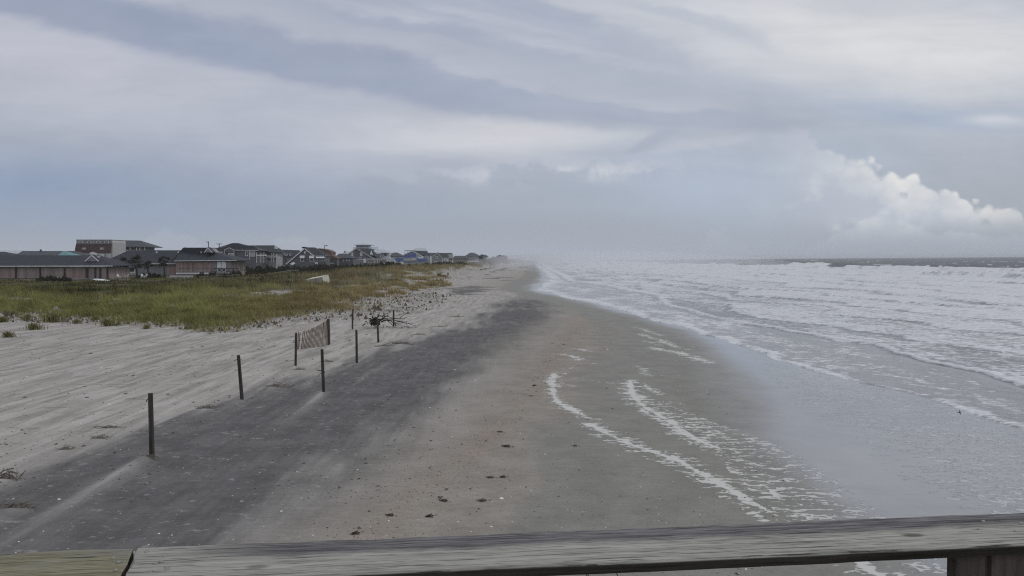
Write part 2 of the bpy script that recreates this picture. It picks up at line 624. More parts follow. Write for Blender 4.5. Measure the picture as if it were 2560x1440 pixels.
# ------------------------------------------------------------------ sand
def sand_material():
    m, nt, b = new_mat('sand')
    p = geo_pos()
    streak = noise(mapping(p, (1.0, 0.16, 1.0)), 1.3, 5.0, 0.6, 0.3)
    streak2 = noise(mapping(p, (1.0, 0.08, 1.0)), 5.0, 3.0, 0.6)
    n1 = noise(p, 0.9, 6.0, 0.6)
    n2 = noise(p, 7.0, 4.0, 0.6)
    n3 = noise(p, 45.0, 2.0, 0.6)
    dark, damp, wet, film = attr('dark'), attr('damp'), attr('wet'), attr('film')
    pink, foam, veg, lump, drift = attr('pink'), attr('foam'), attr('veg'), attr('lump'), attr('drift')
    c = mix(streak.ss(0.3, 0.7), (.295, .277, .256), (.40, .38, .355))
    c = mix(streak2.ss(0.5, 0.72) * 0.5, c, (.45, .435, .412))
    c = mix(lump * n1.ss(0.48, 0.60) * 0.85, c, (.15, .14, .12))
    c = mix(lump * n2.ss(0.54, 0.66) * 0.6, c, (.42, .405, .385))
    dcol = mix((streak2 * .35 + n1 * .65).ss(0.38, 0.62), (.104, .1015, .103), (.146, .1425, .1435))
    df = dark + (streak - 0.5) * 0.6 * dark.ss(0.0, 0.3) * dark.ss(0.7, 1.0, 1.0, 0.25)
    c = mix(df.ss(0.2, 0.75), c, dcol)
    # pale wind drifted flecks lying on the dark sand
    fl = noise(mapping(p, (0.8, 1.1, 1.0)), 4.6, 5.0, 0.6)
    c = mix(fl.ss(0.60, 0.67) * dark.ss(0.2, 0.6) * 0.45, c, (.37, .36, .345))
    c = mix(damp, c, mix(n1.ss(0.3, 0.7), (.235, .218, .191), (.30, .28, .248)))
    c = mix(wet, c, mix(n1.ss(0.3, 0.7), (.178, .172, .15), (.222, .214, .188)))
    rip = noise(mapping(p, (0.5, 1.3, 1.0)), 2.2, 4.0, 0.6, 0.5)
    c = mix(wet * rip.ss(0.6, 0.75) * 0.35, c, (.15, .145, .14))
    c = mix((pink * n2.ss(0.35, 0.68) * 1.1).clamp(), c, (.29, .232, .20))
    c = mix((pink * n3.ss(0.60, 0.68) * n2.ss(0.5, 0.6) * 0.7).clamp(), c, (.10, .065, .05))
    c = mix(drift * 0.85, c, (.37, .36, .343))
    # shell crumbs and dark specks
    vd = voro(p, 5.5)
    vr, vg, vb = sepxyz(voro(p, 5.5, 'F1', 'Color'))
    spk = vd.ss(0.05, 0.09, 1.0, 0.0)
    c = mix(spk * vr.ss(0.80, 0.82) * (1.0 - dark) * 0.8, c, (.09, .08, .075))
    c = mix(vd.ss(0.035, 0.06, 1.0, 0.0) * vg.ss(0.86, 0.88), c, (.62, .60, .57))
    n4 = noise(p, 16.0, 4.0, 0.65)
    n5 = noise(mapping(p, (0.8, 2.2, 1.0)), 3.6, 5.0, 0.65, 0.3)
    gv = 1.0 + (n4 - 0.5) * 0.55 + (n5 - 0.5) * 0.45 + (n3 - 0.5) * 0.3
    gm = nt.nodes.new('ShaderNodeMix')
    gm.data_type = 'RGBA'
    gm.blend_type = 'MULTIPLY'
    gm.inputs[0].default_value = 1.0
    setv(gm.inputs[6], c)
    setv(gm.inputs[7], xyz(gv, gv, gv))
    c = gm.outputs[2]
    dry_ = ((1.0 - dark) * (1.0 - damp) * (1.0 - wet)).clamp()
    dry_ = dry_ * dry_ * dry_.ss(0.2, 0.8)
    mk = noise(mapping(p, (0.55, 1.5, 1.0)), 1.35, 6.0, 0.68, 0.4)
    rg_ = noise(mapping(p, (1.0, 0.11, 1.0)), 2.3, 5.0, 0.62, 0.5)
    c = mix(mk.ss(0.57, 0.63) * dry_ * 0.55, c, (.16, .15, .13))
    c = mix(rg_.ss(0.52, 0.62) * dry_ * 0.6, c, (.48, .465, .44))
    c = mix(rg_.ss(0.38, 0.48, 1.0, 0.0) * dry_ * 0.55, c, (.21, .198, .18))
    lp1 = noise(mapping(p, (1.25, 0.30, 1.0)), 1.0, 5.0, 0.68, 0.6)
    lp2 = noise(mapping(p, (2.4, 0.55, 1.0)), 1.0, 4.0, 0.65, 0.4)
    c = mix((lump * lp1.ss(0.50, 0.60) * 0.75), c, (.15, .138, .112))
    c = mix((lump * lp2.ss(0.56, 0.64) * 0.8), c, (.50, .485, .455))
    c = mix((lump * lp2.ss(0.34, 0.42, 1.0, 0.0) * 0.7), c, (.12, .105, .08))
    c = mix(n5.ss(0.66, 0.74) * n4.ss(0.5, 0.6) * wet * 0.6, c, (.09, .088, .08))
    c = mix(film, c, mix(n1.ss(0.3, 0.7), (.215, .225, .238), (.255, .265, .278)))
    # plant litter under the dune grass
    vn_ = noise(p, 0.35, 4.0, 0.6)
    c = mix(veg, c, mix(vn_.ss(0.35, 0.65), (.055, .06, .028), (.10, .08, .045)))
    # lacy foam
    f1 = noise(mapping(p, (0.9, 1.0, 1.0)), 2.6, 6.0, 0.65, 1.0)
    f2 = voro(mapping(p, (0.7, 1.0, 1.0)), 7.0, 'DISTANCE_TO_EDGE')
    f3 = noise(mapping(p, (0.33, 0.98, 1.0)), 6.0, 4.0, 0.6, 0.5)
    lace = (f1 - 0.5) * 1.5 + (f3 - 0.5) * 2.5 + (0.14 - f2) * 1.4
    fm = (foam * 1.05 + lace * foam.ss(0.0, 0.25) * (1.2 - foam.ss(0.42, 0.8) * 0.62) - 0.48).ss(0.0, 0.28)
    fm = fm * foam.ss(0.01, 0.06)
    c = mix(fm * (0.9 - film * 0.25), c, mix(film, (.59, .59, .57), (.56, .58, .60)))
    setv(b.inputs['Base Color'], c)
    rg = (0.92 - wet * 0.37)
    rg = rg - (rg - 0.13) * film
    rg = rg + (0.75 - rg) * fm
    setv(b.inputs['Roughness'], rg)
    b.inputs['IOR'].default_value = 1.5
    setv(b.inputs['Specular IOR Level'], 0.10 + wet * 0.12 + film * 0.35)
    h = (n1 * 0.30 + n2 * 0.10) * (1.0 - film) + n3 * 0.025 * (1.0 - film) + streak2 * 0.09 * (1.0 - film) * (1.0 - wet) + fm * 0.25 + lump * (n1 * 1.3 + n2 * 0.5) + rg_ * dry_ * 0.35 + mk * dry_ * 0.25 + rip * 0.03
    bump(b, h, 0.55, 0.22)
    return m


def polar_grid(us, ys):
    U, Y = np.meshgrid(us, ys)
    Xx = U * Y
    nr, nc = Xx.shape
    idx = np.arange(nr * nc).reshape(nr, nc)
    f = np.stack([idx[:-1, :-1], idx[:-1, 1:], idx[1:, 1:], idx[1:, :-1]], -1).reshape(-1, 4)
    return Xx.ravel(), Y.ravel(), f


def PW(pts, z=None):
    """photo pixels -> ground plan points"""
    return [tuple(G(*q)[:2]) if z is None else tuple(PZ(q[0], q[1], z)[:2]) for q in pts]


def build_sand():
    us = np.concatenate([-np.geomspace(4.0, 0.78, 60), np.linspace(-0.775, 0.775, 1000), np.geomspace(0.78, 3.0, 40)])
    inv = np.concatenate([np.linspace(1 / 3.0, 1 / 9.5, 120)[:-1], np.linspace(1 / 9.5, 1 / 2000.0, 400)])
    ys = np.concatenate([1 / inv, [3000.0, 5000.0, 8000.0]])
    x, y, f = polar_grid(us, ys)
    keep = (np.abs(x[f]).max(1) < 8500) & ((x - XS(y))[f].min(1) < 60)
    f = f[keep]
    z = Hh(x, y)
    e = dune_e(x, y)
    xb, xs, xf = XB(y), XS(y), XF(y)
    jit = fbm(x / 2.2, y / 5.0, 61, 4)
    # dark damp band between the drifted dry sand and the berm
    left = PW([(-2400, 1400), (-1700, 1260), (-1000, 1175), (-400, 1120), (60, 1085), (310, 1055), (470, 1022), (610, 985), (740, 955), (850, 925), (930, 893), (1010, 862), (1090, 826), (1170, 797), (1230, 770), (1300, 742), (1330, 728)])
    right = PW([(580, 1500), (720, 1400), (850, 1260), (975, 1160), (1085, 1075), (1180, 985), (1255, 900), (1318, 845), (1390, 800), (1450, 765), (1400, 738), (1330, 722)])
    ly, ry = np.array(left)[::1], np.array(right)
    lx = np.interp(y, np.array(left)[:, 1], np.array(left)[:, 0])
    rx = np.interp(y, np.array(right)[:, 1], np.array(right)[:, 0])
    wl = 0.35 + 0.02 * y
    core = np.array(PW([(-900, 1400), (-300, 1290), (60, 1215), (230, 1150), (350, 1095), (470, 1050), (610, 1000), (740, 955)]))
    lx2 = np.where(y < core[:, 1].max(), np.interp(y, core[:, 1], core[:, 0]), lx)
    rag = 1.5 * fbm(x / .9, y / 7.0, 73, 4) + .8 * fbm(x / .3, y / 1.4, 74, 3)
    dark = (.42 * sst(-1, 1, (x - lx + rag * 1.6) / (wl * 2.2 + 1.8)) + .58 * sst(-1, 1, (x - lx2 + rag * 1.2) / (wl * 1.8 + 1.1))) * sst(-1, 1, (rx - x + jit * 1.5 + rag * .5) / (wl * 3.4 + 2.0 * (1 - .55 * sst(16, 40, y))))
    dark = dark * (1 - sst(105, 135, y)) * (0.72 + 0.28 * sst(-0.25, 0.25, fbm(x / 4, y / 9, 77, 3) + 0.1))
    # far beach: long streaks of dark and pale sand
    fs = fbm(x / 7.0, y / 8.0, 83, 5) + .12 * fbm(x / 2, y / 3, 84, 3)
    dark = np.maximum(dark, sst(70, 110, y) * sst(-0.02, 0.36, fs) * sst(1, 6, xs - x) * (1 - sst(-7, -2, e)) * 0.75)
    damp = sst(-1.2, 1.2, (x - rx + jit * 1.2) / (1.2 + 0.02 * y)) * (1 - 0.75 * sst(110, 150, y))
    damp = np.maximum(damp, 0.45 * sst(90, 150, y) * sst(-8, 1, x - xb))
    wedge = xb + 0.25 * (xf - xb)
    wet = sst(-1.3, 1.3, (x - wedge + jit * 1.2) / (0.35 * np.clip(y / 20, .7, 3)))
    film = sst(-1, 1, (x - xf + fbm(x / 5.0, y / 6.0, 91, 3) * 1.2) / (0.25 + 0.9 * sst(11, 24, y) + 0.3))
    film = np.maximum(film, 0.25 * sst(-.5, 1.2, (x - xf + 1.5)))
    pinkl = PW([(860, 1370), (930, 1320), (1010, 1260), (1090, 1205), (1160, 1150), (1215, 1095), (1270, 1040), (1310, 1000), (1340, 960), (1370, 900), (1400, 860), (1440, 820), (1440, 790)])
    dp = pl_dist(x, y, pinkl) + fbm(x / .7, y / 1.2, 95, 3) * 0.5
    pink = np.exp(-(dp / (0.32 + 0.004 * y)) ** 2) * (0.65 + 0.5 * fbm(x / .9, y / 2.2, 96, 2))
    pink = np.clip(pink + 0.16 * np.exp(-(dp / 1.1) ** 2), 0, 1)
    # foam left by the swash
    foam = np.zeros_like(x)
    lines = [
        ([(1383, 935), (1380, 970), (1384, 990), (1400, 1008), (1425, 1022), (1450, 1035), (1474, 1046)], .13, 1.0),
        ([(1476, 1060), (1500, 1073), (1530, 1090), (1560, 1102), (1595, 1118), (1630, 1127), (1670, 1142), (1705, 1155), (1740, 1176), (1775, 1193), (1810, 1214), (1850, 1238), (1890, 1262), (1935, 1285), (1990, 1312), (2060, 1350), (2120, 1385), (2180, 1425), (2240, 1470)], .17, 1.1),
        ([(1576, 950), (1578, 975), (1592, 1000), (1610, 1016), (1640, 1032), (1675, 1052), (1710, 1082), (1760, 1106), (1800, 1122)], .17, 1.1),
        ([(1600, 1020), (1640, 1045), (1690, 1078), (1730, 1096), (1790, 1126), (1850, 1150)], .10, .85),
        ([(1576, 956), (1610, 963), (1650, 985)], .10, .8), ([(1590, 985), (1640, 1003), (1700, 1010)], .08, .8),
        ([(1634, 870), (1665, 876), (1700, 882), (1735, 895), (1772, 906)], .20, 1.0),
        ([(1592, 818), (1620, 828), (1650, 838), (1700, 840)], .14, .8), ([(1605, 835), (1630, 846), (1650, 850), (1690, 868), (1720, 873)], .14, .85),
        ([(1612, 852), (1650, 864)], .12, .7), ([(1590, 915), (1612, 920), (1608, 935), (1630, 940), (1660, 940)], .11, .8),
        ([(1450, 873), (1475, 877)], .14, .9), ([(1412, 888), (1430, 889), (1455, 902)], .13, .9), ([(1482, 907), (1495, 911)], .09, .8),
        ([(1414, 920), (1430, 920)], .1, .8), ([(1383, 930), (1420, 935)], .09, .8), ([(1390, 1030), (1430, 1003)], .05, .4),
        ([(1430, 945), (1530, 958)], .06, .6), ([(1394, 958), (1440, 966)], .07, .6),
    ]
    for (pl, w, k) in lines:
        d = pl_dist(x, y, PW(pl))
        wj = 1.15 * w * (1 + 1.3 * fbm(x / 0.45, y / 0.6, 101, 3) + .5 * fbm(x / 1.6, y / 2, 103, 2)) * np.clip(y / 22.0, 0.85, 3)
        foam = np.maximum(foam, k * np.exp(-(d / np.maximum(wj, .03)) ** 2) * 0.80)
        foam = np.maximum(foam, 0.42 * k * np.exp(-(d / (w * 3.2)) ** 2))
    # sparse flecks in the drained swash, denser seaward of the foam lines
    def inpoly(pts):
        pw = np.array(PW(pts))
        c = np.zeros(len(x), bool)
        j = len(pw) - 1
        for i in range(len(pw)):
            xi, yi, xj, yj = *pw[i], *pw[j]
            c ^= ((yi > y) != (yj > y)) & (x < (xj - xi) * (y - yi) / (yj - yi + 1e-12) + xi)
            j = i
        return c
    fle = inpoly([(1600, 985), (1720, 1030), (1800, 1060), (1900, 1090), (1990, 1135), (2080, 1190), (2160, 1250), (2260, 1330), (2400, 1430), (2230, 1470), (2020, 1310), (1930, 1270), (1840, 1200), (1760, 1100), (1640, 1030)])
    foam = np.maximum(foam, np.where(fle, 0.40 + 0.2 * fbm(x / 1.3, y / 1.3, 111, 2), 0))
    fle2 = inpoly([(1900, 930), (2060, 950), (2260, 990), (2460, 1035), (2700, 1100), (2900, 1320), (2500, 1300), (2380, 1180), (2200, 1080), (2000, 1000)])
    foam = np.maximum(foam, np.where(fle2, 0.34 + 0.2 * fbm(x / 2.0, y / 3.0, 113, 3), 0))
    foam = np.maximum(foam, (0.24 + .14 * fbm(x / 2.5, y / 3.5, 115, 3)) * sst(0.2, 2.5, x - xf) * (y < 90))
    veg = sst(0.0, 0.55, (e - 2.5) / 9.0 + fbm(x / 2.2, y / 2.6, 121, 4) * 0.9 - 0.12)
    veg = veg * sst(-.22, .12, fbm(x / 3.6, y / 4.6, 127, 3) * 1.3 + (e - 5) / 16.0)
    veg = veg * (1 - 0.6 * sst(0.15, 0.4, fbm(x / 6.0, y / 9.0, 123, 3)) * (1 - sst(4, 16, e)))
    elo = np.interp(y, [48, 60, 85, 120, 150], [-5, -11, -12, -9, -5])
    lump = sst(0, 1, (e - elo) / 4.0) * (1 - sst(6, 12, e)) * sst(44, 62, y) * (0.4 + 0.6 * sst(-.15, .2, fbm(x / 6, y / 10, 131, 2)))
    drift = np.zeros_like(x)
    for (tx, ty, ln, hw, hh) in TAILS:
        v = ty - y
        m_ = np.exp(-((x - tx - 0.05 * v) / (hw * 1.1 * (1 + 0.16 * np.clip(v, 0, 9)))) ** 2) * np.exp(-np.clip(v, 0, 99) / (ln * 1.2)) * sst(-0.35, 0.1, v)
        drift = np.maximum(drift, m_ * (0.95 if hh > .085 else .6))
    drift = np.clip(drift * (0.75 + 1.3 * fbm(x / .22, y / 1.8, 141, 3)), 0, 1)
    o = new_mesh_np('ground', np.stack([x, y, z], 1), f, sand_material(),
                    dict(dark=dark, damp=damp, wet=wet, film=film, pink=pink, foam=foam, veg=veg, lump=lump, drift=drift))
    tag(o, kind='structure')
    return o


build_sand()


# ------------------------------------------------------------------ sea
def sea_material():
    m, nt, b = new_mat('sea_water')
    p = geo_pos()
    foam, clean, deep = attr('foam'), attr('thin'), attr('deep')
    f0 = noise(mapping(p, (0.55, 0.30, 1.0)), 0.42, 4.0, 0.6, 0.8)
    f1 = noise(mapping(p, (1.0, 0.6, 1.0)), 1.1, 6.0, 0.66, 1.4)
    f2 = noise(mapping(p, (0.6, 1.0, 1.0)), 4.2, 4.0, 0.62, 0.8)
    f3 = voro(mapping(p, (0.8, 0.8, 1.0)), 1.5, 'DISTANCE_TO_EDGE')
    t = foam * 1.25 - 0.52 + (f1 - 0.5) * 1.5 + (f2 - 0.5) * 1.1 + (f0 - 0.5) * 0.9 + (0.22 - f3) * 0.4
    fm = t.ss(-0.15, 0.5) * foam.ss(0.0, 0.08)
    fk = noise(mapping(p, (0.28, 0.85, 1.0)), 2.1, 5.0, 0.7, 0.4)
    fm = fm * (1.0 - fk.ss(0.56, 0.66) * 0.75 * (1.0 - clean))
    base = mix(clean, (.085, .093, .10), (.20, .205, .208))
    base = mix(deep, base, (.022, .03, .04))
    c = mix(fm, base, mix(f2.ss(0.3, 0.7), (.50, .515, .54), (.72, .735, .76)))
    setv(b.inputs['Base Color'], c)
    setv(b.inputs['Roughness'], 0.16 + fm * 0.6 + deep * 0.22)
    setv(b.inputs['Specular IOR Level'], 0.5 - deep * 0.32)
    b.inputs['IOR'].default_value = 1.33
    w1 = noise(mapping(p, (1.0, 0.45, 1.0)), 1.6, 5.0, 0.6, 0.4)
    w2 = noise(mapping(p, (0.3, 0.13, 1.0)), 0.8, 5.0, 0.62, 0.3)
    h = w1 * 0.30 * (1.0 - clean * 0.8) + w2 * 1.1 * (1.0 - clean) + (f1 * 0.35 + f2 * 0.12) * foam + fm * 0.08
    bump(b, h, 0.6, 0.42)
    return m


def build_sea():
    us = np.concatenate([np.linspace(-0.12, 0.775, 900), np.geomspace(0.78, 4.0, 60)])
    inv = np.concatenate([np.linspace(1 / 8.0, 1 / 18.0, 60)[:-1], np.linspace(1 / 18.0, 1 / 2500.0, 480)])
    ys = np.concatenate([1 / inv, [3200.0, 4500.0, 8000.0]])
    x, y, f = polar_grid(us, ys)
    s = x - XS(y) - shore_jit(x, y) * 0.9
    keep = ((s[f].max(1) > -0.4) & (np.abs(x[f]).max(1) < 8500))
    f = f[keep]
    far = np.clip(y / 60.0, 0.6, 4)
    # second front (a thicker sheet running over the first)
    fr2 = PZ
    p2 = np.array([PZ(*q, -0.36)[:2] for q in [(3300, 1150), (2900, 1060), (2560, 970), (2440, 932), (2390, 922), (2300, 902), (2230, 885), (2180, 864), (2100, 853), (2035, 842), (1930, 822), (1850, 811), (1780, 796), (1730, 782), (1690, 773), (1660, 765), (1640, 755), (1640, 742), (1560, 728), (1512, 715)]])
    o2 = np.argsort(p2[:, 1])
    x2 = np.interp(y, p2[o2, 1], p2[o2, 0], right=None)
    x2 = np.where(y > p2[:, 1].max(), np.interp(y, [p2[:, 1].max(), 180, 240, 400, 660, 1500, 9000], [p2[o2, 0][-1], 12.5, 14.5, 18.5, 26, 56, 270]), x2)
    d2 = x - x2 - fbm(y / 2.0, x * 0 + .5, 47, 3) * 0.5 * far ** .5
    z = np.full_like(x, -0.40)
    lip = 0.035 * np.clip(y / 30.0, .8, 3)
    z = z - 0.05 + (lip + 0.05) * sst(-0.1, 0.18 * far.max() * 0 + 0.25, s)
    z = z + 0.085 * far ** .5 * sst(0.0, 0.30, d2)
    # bores and breakers parallel to the shore (steep face to the land)
    def wave(s0, amp, back, jitscale, seed, wob):
        c = s - s0 - fbm(y / jitscale, y * 0 + seed, seed, 3) * wob
        prof = np.where(c < 0, np.exp(-(c / (amp * 1.6 + .15)) ** 2), np.exp(-(c / back) ** 2))
        k = 0.45 + 0.55 * sst(-0.3, 0.25, fbm(y / (jitscale * 1.7) + 9, y * 0, seed + 5, 2))
        return amp * prof * k, c
    crest = np.zeros_like(x)
    bores = []
    for (s0, amp, back, js, seed, wob) in [(11, .07, 3, 9, 201, 5), (17, .11, 4, 11, 207, 5), (24, .16, 5, 14, 203, 7), (32, .20, 5, 15, 209, 8), (42, .28, 7, 20, 211, 9), (54, .3, 6, 20, 219, 9), (66, .42, 9, 26, 221, 11),
                                         (82, .4, 8, 26, 229, 12), (98, 1.2, 11, 30, 231, 12), (126, 1.8, 12, 34, 241, 14), (150, 2.3, 13, 40, 251, 14), (182, 1.3, 18, 46, 261, 20), (225, 1.1, 22, 60, 271, 25), (285, 1.0, 28, 80, 281, 30)]:
        w, c = wave(s0, amp, back, js, seed, wob)
        z = z + w
        if s0 < 170:
            crest = np.maximum(crest, np.exp(-((c - 0.5) / 2.2) ** 2))
            bores.append((c, back * 1.1))
    dp = sst(90, 170, s)
    z = z + sst(4, 40, s) * (0.16 * fbm(x / 5.0, y / 9.0, 301, 4)) + dp * 0.5 * fbm(x / 14.0, y / 30.0, 311, 4)
    z = z - 0.35 * dp
    edge = 150 + fbm(y / 45.0, y * 0 + 7, 321, 3) * 46 + fbm(x / 9, y / 14, 323, 3) * 22
    foam = 0.30 + 0.22 * fbm(x / 1.6, y / 5.0, 347, 3)
    foam = foam + 0.42 * np.exp(-((s - 0.3) / (0.55 * far)) ** 2) * (.8 + .9 * fbm(x / 1.5, y / 1.5, 349, 2))
    foam = np.maximum(foam, sst(-0.1, 0.4, d2) * (0.70 + 0.28 * np.exp(-(d2 / (0.8 * far)) ** 2)))
    band = sst(0, 6, s) * 0
    for cc, L_ in bores:
        band = np.maximum(band, np.where(cc > -0.4, np.exp(-np.maximum(cc, 0) / L_), np.exp(-(cc / 1.0) ** 2)))
    ahead = np.zeros_like(x)
    for cc, L_ in bores:
        ahead = np.maximum(ahead, np.exp(-((cc + .12 * L_) / (.10 * L_)) ** 2))
    foam = np.where(d2 > 0.3, 0.58 + 0.24 * sst(12, 55, s) - 0.30 * ahead + 0.20 * band + 0.34 * fbm(x / 8.0, y / 22.0, 331, 4) + 0.55 * np.exp(-((d2 - .3) / (0.45 * far)) ** 2) + 0.10 * sst(60, 130, s), foam)
    foam = np.where((d2 <= 0.3) & (s > 0), foam + 0.24 * sst(26, 60, y) - .22 * np.exp(-((d2 + .3) / .2) ** 2), foam)
    foam = foam * (1 - .25 * sst(500, 900, y))
    surf = 1 - sst(-4, 6, s - edge)
    caps = sst(0.27, 0.36, fbm(x / 20.0, y / 34.0, 341, 3) + 0.04) * sst(0, .3, fbm(x / 3, y / 12, 343, 3) + .2)
    foam = np.where(surf > 0, foam * surf, 0) + (1 - surf) * caps * 0.8 * (1 - sst(420, 800, s))
    foam = np.clip(foam, 0, 1.2)
    thin = (1 - sst(0.0, 0.6, d2)) * (1 - sst(14, 22, s))
    deep = 1 - surf
    o = new_mesh_np('sea', np.stack([x, y, z], 1), f, sea_material(), dict(foam=foam, thin=thin, deep=deep))
    tag(o, kind='structure')


build_sea()


# ------------------------------------------------------------------ plain materials
def simple(name, col, rough=0.8, var=0.25, scale=1.2, stretch=(1, 1, 1), bmp=0.0, spec=0.3, metal=0.0, fine=0.0):
    m, nt, b = new_mat(name)
    p = obj_pos()
    n = noise(mapping(p, stretch), scale, 5.0, 0.62)
    c0 = tuple(max(0, q * (1 - var)) for q in col)
    c1 = tuple(min(0.95, q * (1 + var)) for q in col)
    c = mix(n.ss(0.3, 0.7), c0, c1)
    if fine:
        n2 = noise(mapping(p, stretch), scale * 9, 3.0, 0.6)
        c = mix(n2.ss(0.52, 0.7) * fine, c, tuple(q * 0.35 for q in col))
    setv(b.inputs['Base Color'], c)
    b.inputs['Roughness'].default_value = rough
    b.inputs['Specular IOR Level'].default_value = spec
    b.inputs['Metallic'].default_value = metal
    if bmp:
        bump(b, n, bmp, 0.05)
    return m


MT = dict(
    roof=simple('grey_shingles', (.038, .044, .054), .85, .25, 3.0, (1, 1, 3), .3, fine=.3),
    roof2=simple('slate_shingles', (.066, .073, .084), .85, .22, 3.0, (1, 1, 3), .3, fine=.3),
    roofpale=simple('pale_metal_roof', (.42, .45, .48), .5, .12, 1.0, (3, 1, 1)),
    roofbrown=simple('brown_shingles', (.15, .095, .08), .85, .25, 3.0, fine=.3),
    maroon=simple('maroon_shingles', (.115, .07, .072), .85, .3, 2.0, (1, 1, 2), .3, fine=.4),
    brown=simple('brown_storm_shutters', (.30, .245, .232), .75, .22, 1.1, (1.2, 1.2, .12), fine=.15),
    rust=simple('reddish_panels', (.33, .24, .222), .75, .25, 1.1, (1.2, 1.2, .12), fine=.15),
    darkpost=simple('dark_timber', (.06, .047, .045), .8, .3, 3.0, (1, 1, .2)),
    grey=simple('grey_siding', (.25, .256, .265), .8, .15, 2.0, (.2, .2, 4)),
    dark=simple('charcoal_siding', (.125, .132, .148), .8, .2, 2.0, (.2, .2, 4)),
    pale=simple('pale_grey_siding', (.43, .44, .45), .75, .12, 2.0, (.2, .2, 4)),
    white=simple('white_paint', (.78, .79, .80), .6, .1, 1.5, fine=.08),
    offwhite=simple('weathered_white_paint', (.58, .58, .57), .7, .15, 1.5, fine=.15),
    glass=simple('window_glass', (.035, .04, .046), .12, .2, 1.0, spec=.6),
    red=simple('reddish_brown_siding', (.19, .115, .095), .8, .2, 1.5, (.2, .2, 3)),
    tarp=simple('blue_tarp', (.095, .15, .42), .55, .22, .8, bmp=.4),
    teal=simple('teal_metal', (.12, .25, .27), .6, .15, 1.0),
    tan=simple('tan_siding', (.24, .225, .20), .8, .15, 2.0),
    wood=simple('grey_timber', (.22, .205, .18), .85, .25, 2.0, (.3, 1, 1), .3, fine=.2),
    stake=simple('pale_stakes', (.50, .48, .40), .8, .15, 3.0),
    plank=simple('pale_plank', (.50, .48, .42), .8, .2, 2.0),
    pole=simple('utility_pole_timber', (.06, .055, .052), .85, .2, 3.0, (1, 1, .2)),
    lampgrey=simple('lamp_metal', (.18, .19, .2), .4, .1, 3.0, metal=.6),
)


# ------------------------------------------------------------------ pier railing
def rail_material(name, left):
    m, nt, b = new_mat(name)
    p = obj_pos()
    px, py, pz = sepxyz(p)
    g1 = noise(mapping(p, (1.1, 26.0, 26.0)), 1.6, 6.0, 0.62, 0.25)
    g2 = noise(mapping(p, (2.5, 95.0, 95.0)), 1.5, 4.0, 0.6, 0.1)
    g3 = noise(mapping(p, (2.2, 6.0, 6.0)), 1.4, 4.0, 0.6)
    g4 = noise(mapping(p, (14.0, 60.0, 60.0)), 1.2, 3.0, 0.6)
    if left:
        c = mix(g1.ss(0.3, 0.7), (.15, .143, .085), (.265, .25, .165))
        c = mix(g3.ss(0.45, 0.62) * .8, c, (.225, .215, .18))
        c = mix(g2.ss(0.56, 0.68) * .55, c, (.10, .09, .05))
        crack = g1.ss(0.63, 0.70) * g2.ss(0.45, 0.6)
        c = mix((py + (g3 - 0.5) * 0.1).ss(-0.05, 0.0) * 0.55, c, (.21, .20, .19))
    else:
        c = mix(g1.ss(0.3, 0.7), (.27, .266, .236), (.40, .395, .358))
        c = mix(g3.ss(0.5, 0.7) * .5, c, (.25, .255, .22))
        c = mix(g2.ss(0.56, 0.70) * .6, c, (.09, .084, .074))
        crack = g1.ss(0.64, 0.70) * g2.ss(0.45, 0.6)
        # mould stained outer half of the board
        edge = py + (g3 - 0.5) * 0.085 + (g1 - 0.5) * 0.055 + (g4 - .5) * .02
        st = edge.ss(-0.125, -0.085) * px.ss(0.0, 0.45)
        c = mix(st * 0.9, c, mix(g1.ss(0.35, 0.66), (.058, .056, .066), (.15, .145, .155)))
        c = mix(st * g2.ss(0.58, 0.66) * .5, c, (.25, .245, .245))
        c = mix((edge.ss(-0.035, -0.005) * g4.ss(0.45, 0.6)) * px.ss(0.3, 0.8) * .7, c, (.24, .24, .25))
    k1 = noise(mapping(p, (3.5, 175.0, 175.0)), 1.0, 3.0, 0.6, 0.1)
    kn = voro(mapping(p, (5.0, 11.0, 11.0)), 1.0)
    kr, kg, kb = sepxyz(voro(mapping(p, (5.0, 11.0, 11.0)), 1.0, 'F1', 'Color'))
    k2 = noise(mapping(p, (9.0, 210.0, 210.0)), 1.0, 2.0, 0.6)
    k3 = noise(p, 3.5, 3.0, 0.6)
    crack = X.m('MAXIMUM', crack, k1.ss(0.58, 0.64) * k3.ss(0.3, 0.5))
    c = mix((k2 - 0.5).ss(0.02, 0.2) * 0.6, c, (.085, .08, .072))
    c = mix((0.5 - k2).ss(0.04, 0.2) * 0.35, c, (.40, .395, .37))
    c = mix(kn.ss(0.10, 0.22, 1.0, 0.0) * kr.ss(0.86, 0.88) * .75, c, (.07, .055, .045))
    c = mix(crack * 0.8, c, (.03, .027, .024))
    c = mix(pz.ss(-0.010, -0.004, 1.0, 0.0), c, mix(g1.ss(0.3, 0.7), (.022, .02, .015), (.06, .055, .045)))  # board's edge faces coloured darker: weathered edge grain plus shade put into the colour
    setv(b.inputs['Base Color'], c)
    b.inputs['Roughness'].default_value = 0.85
    b.inputs['Specular IOR Level'].default_value = 0.2
    bump(b, g1 * 0.5 + g2 * 0.5 - crack * 0.8, 0.8, 0.006)
    return m


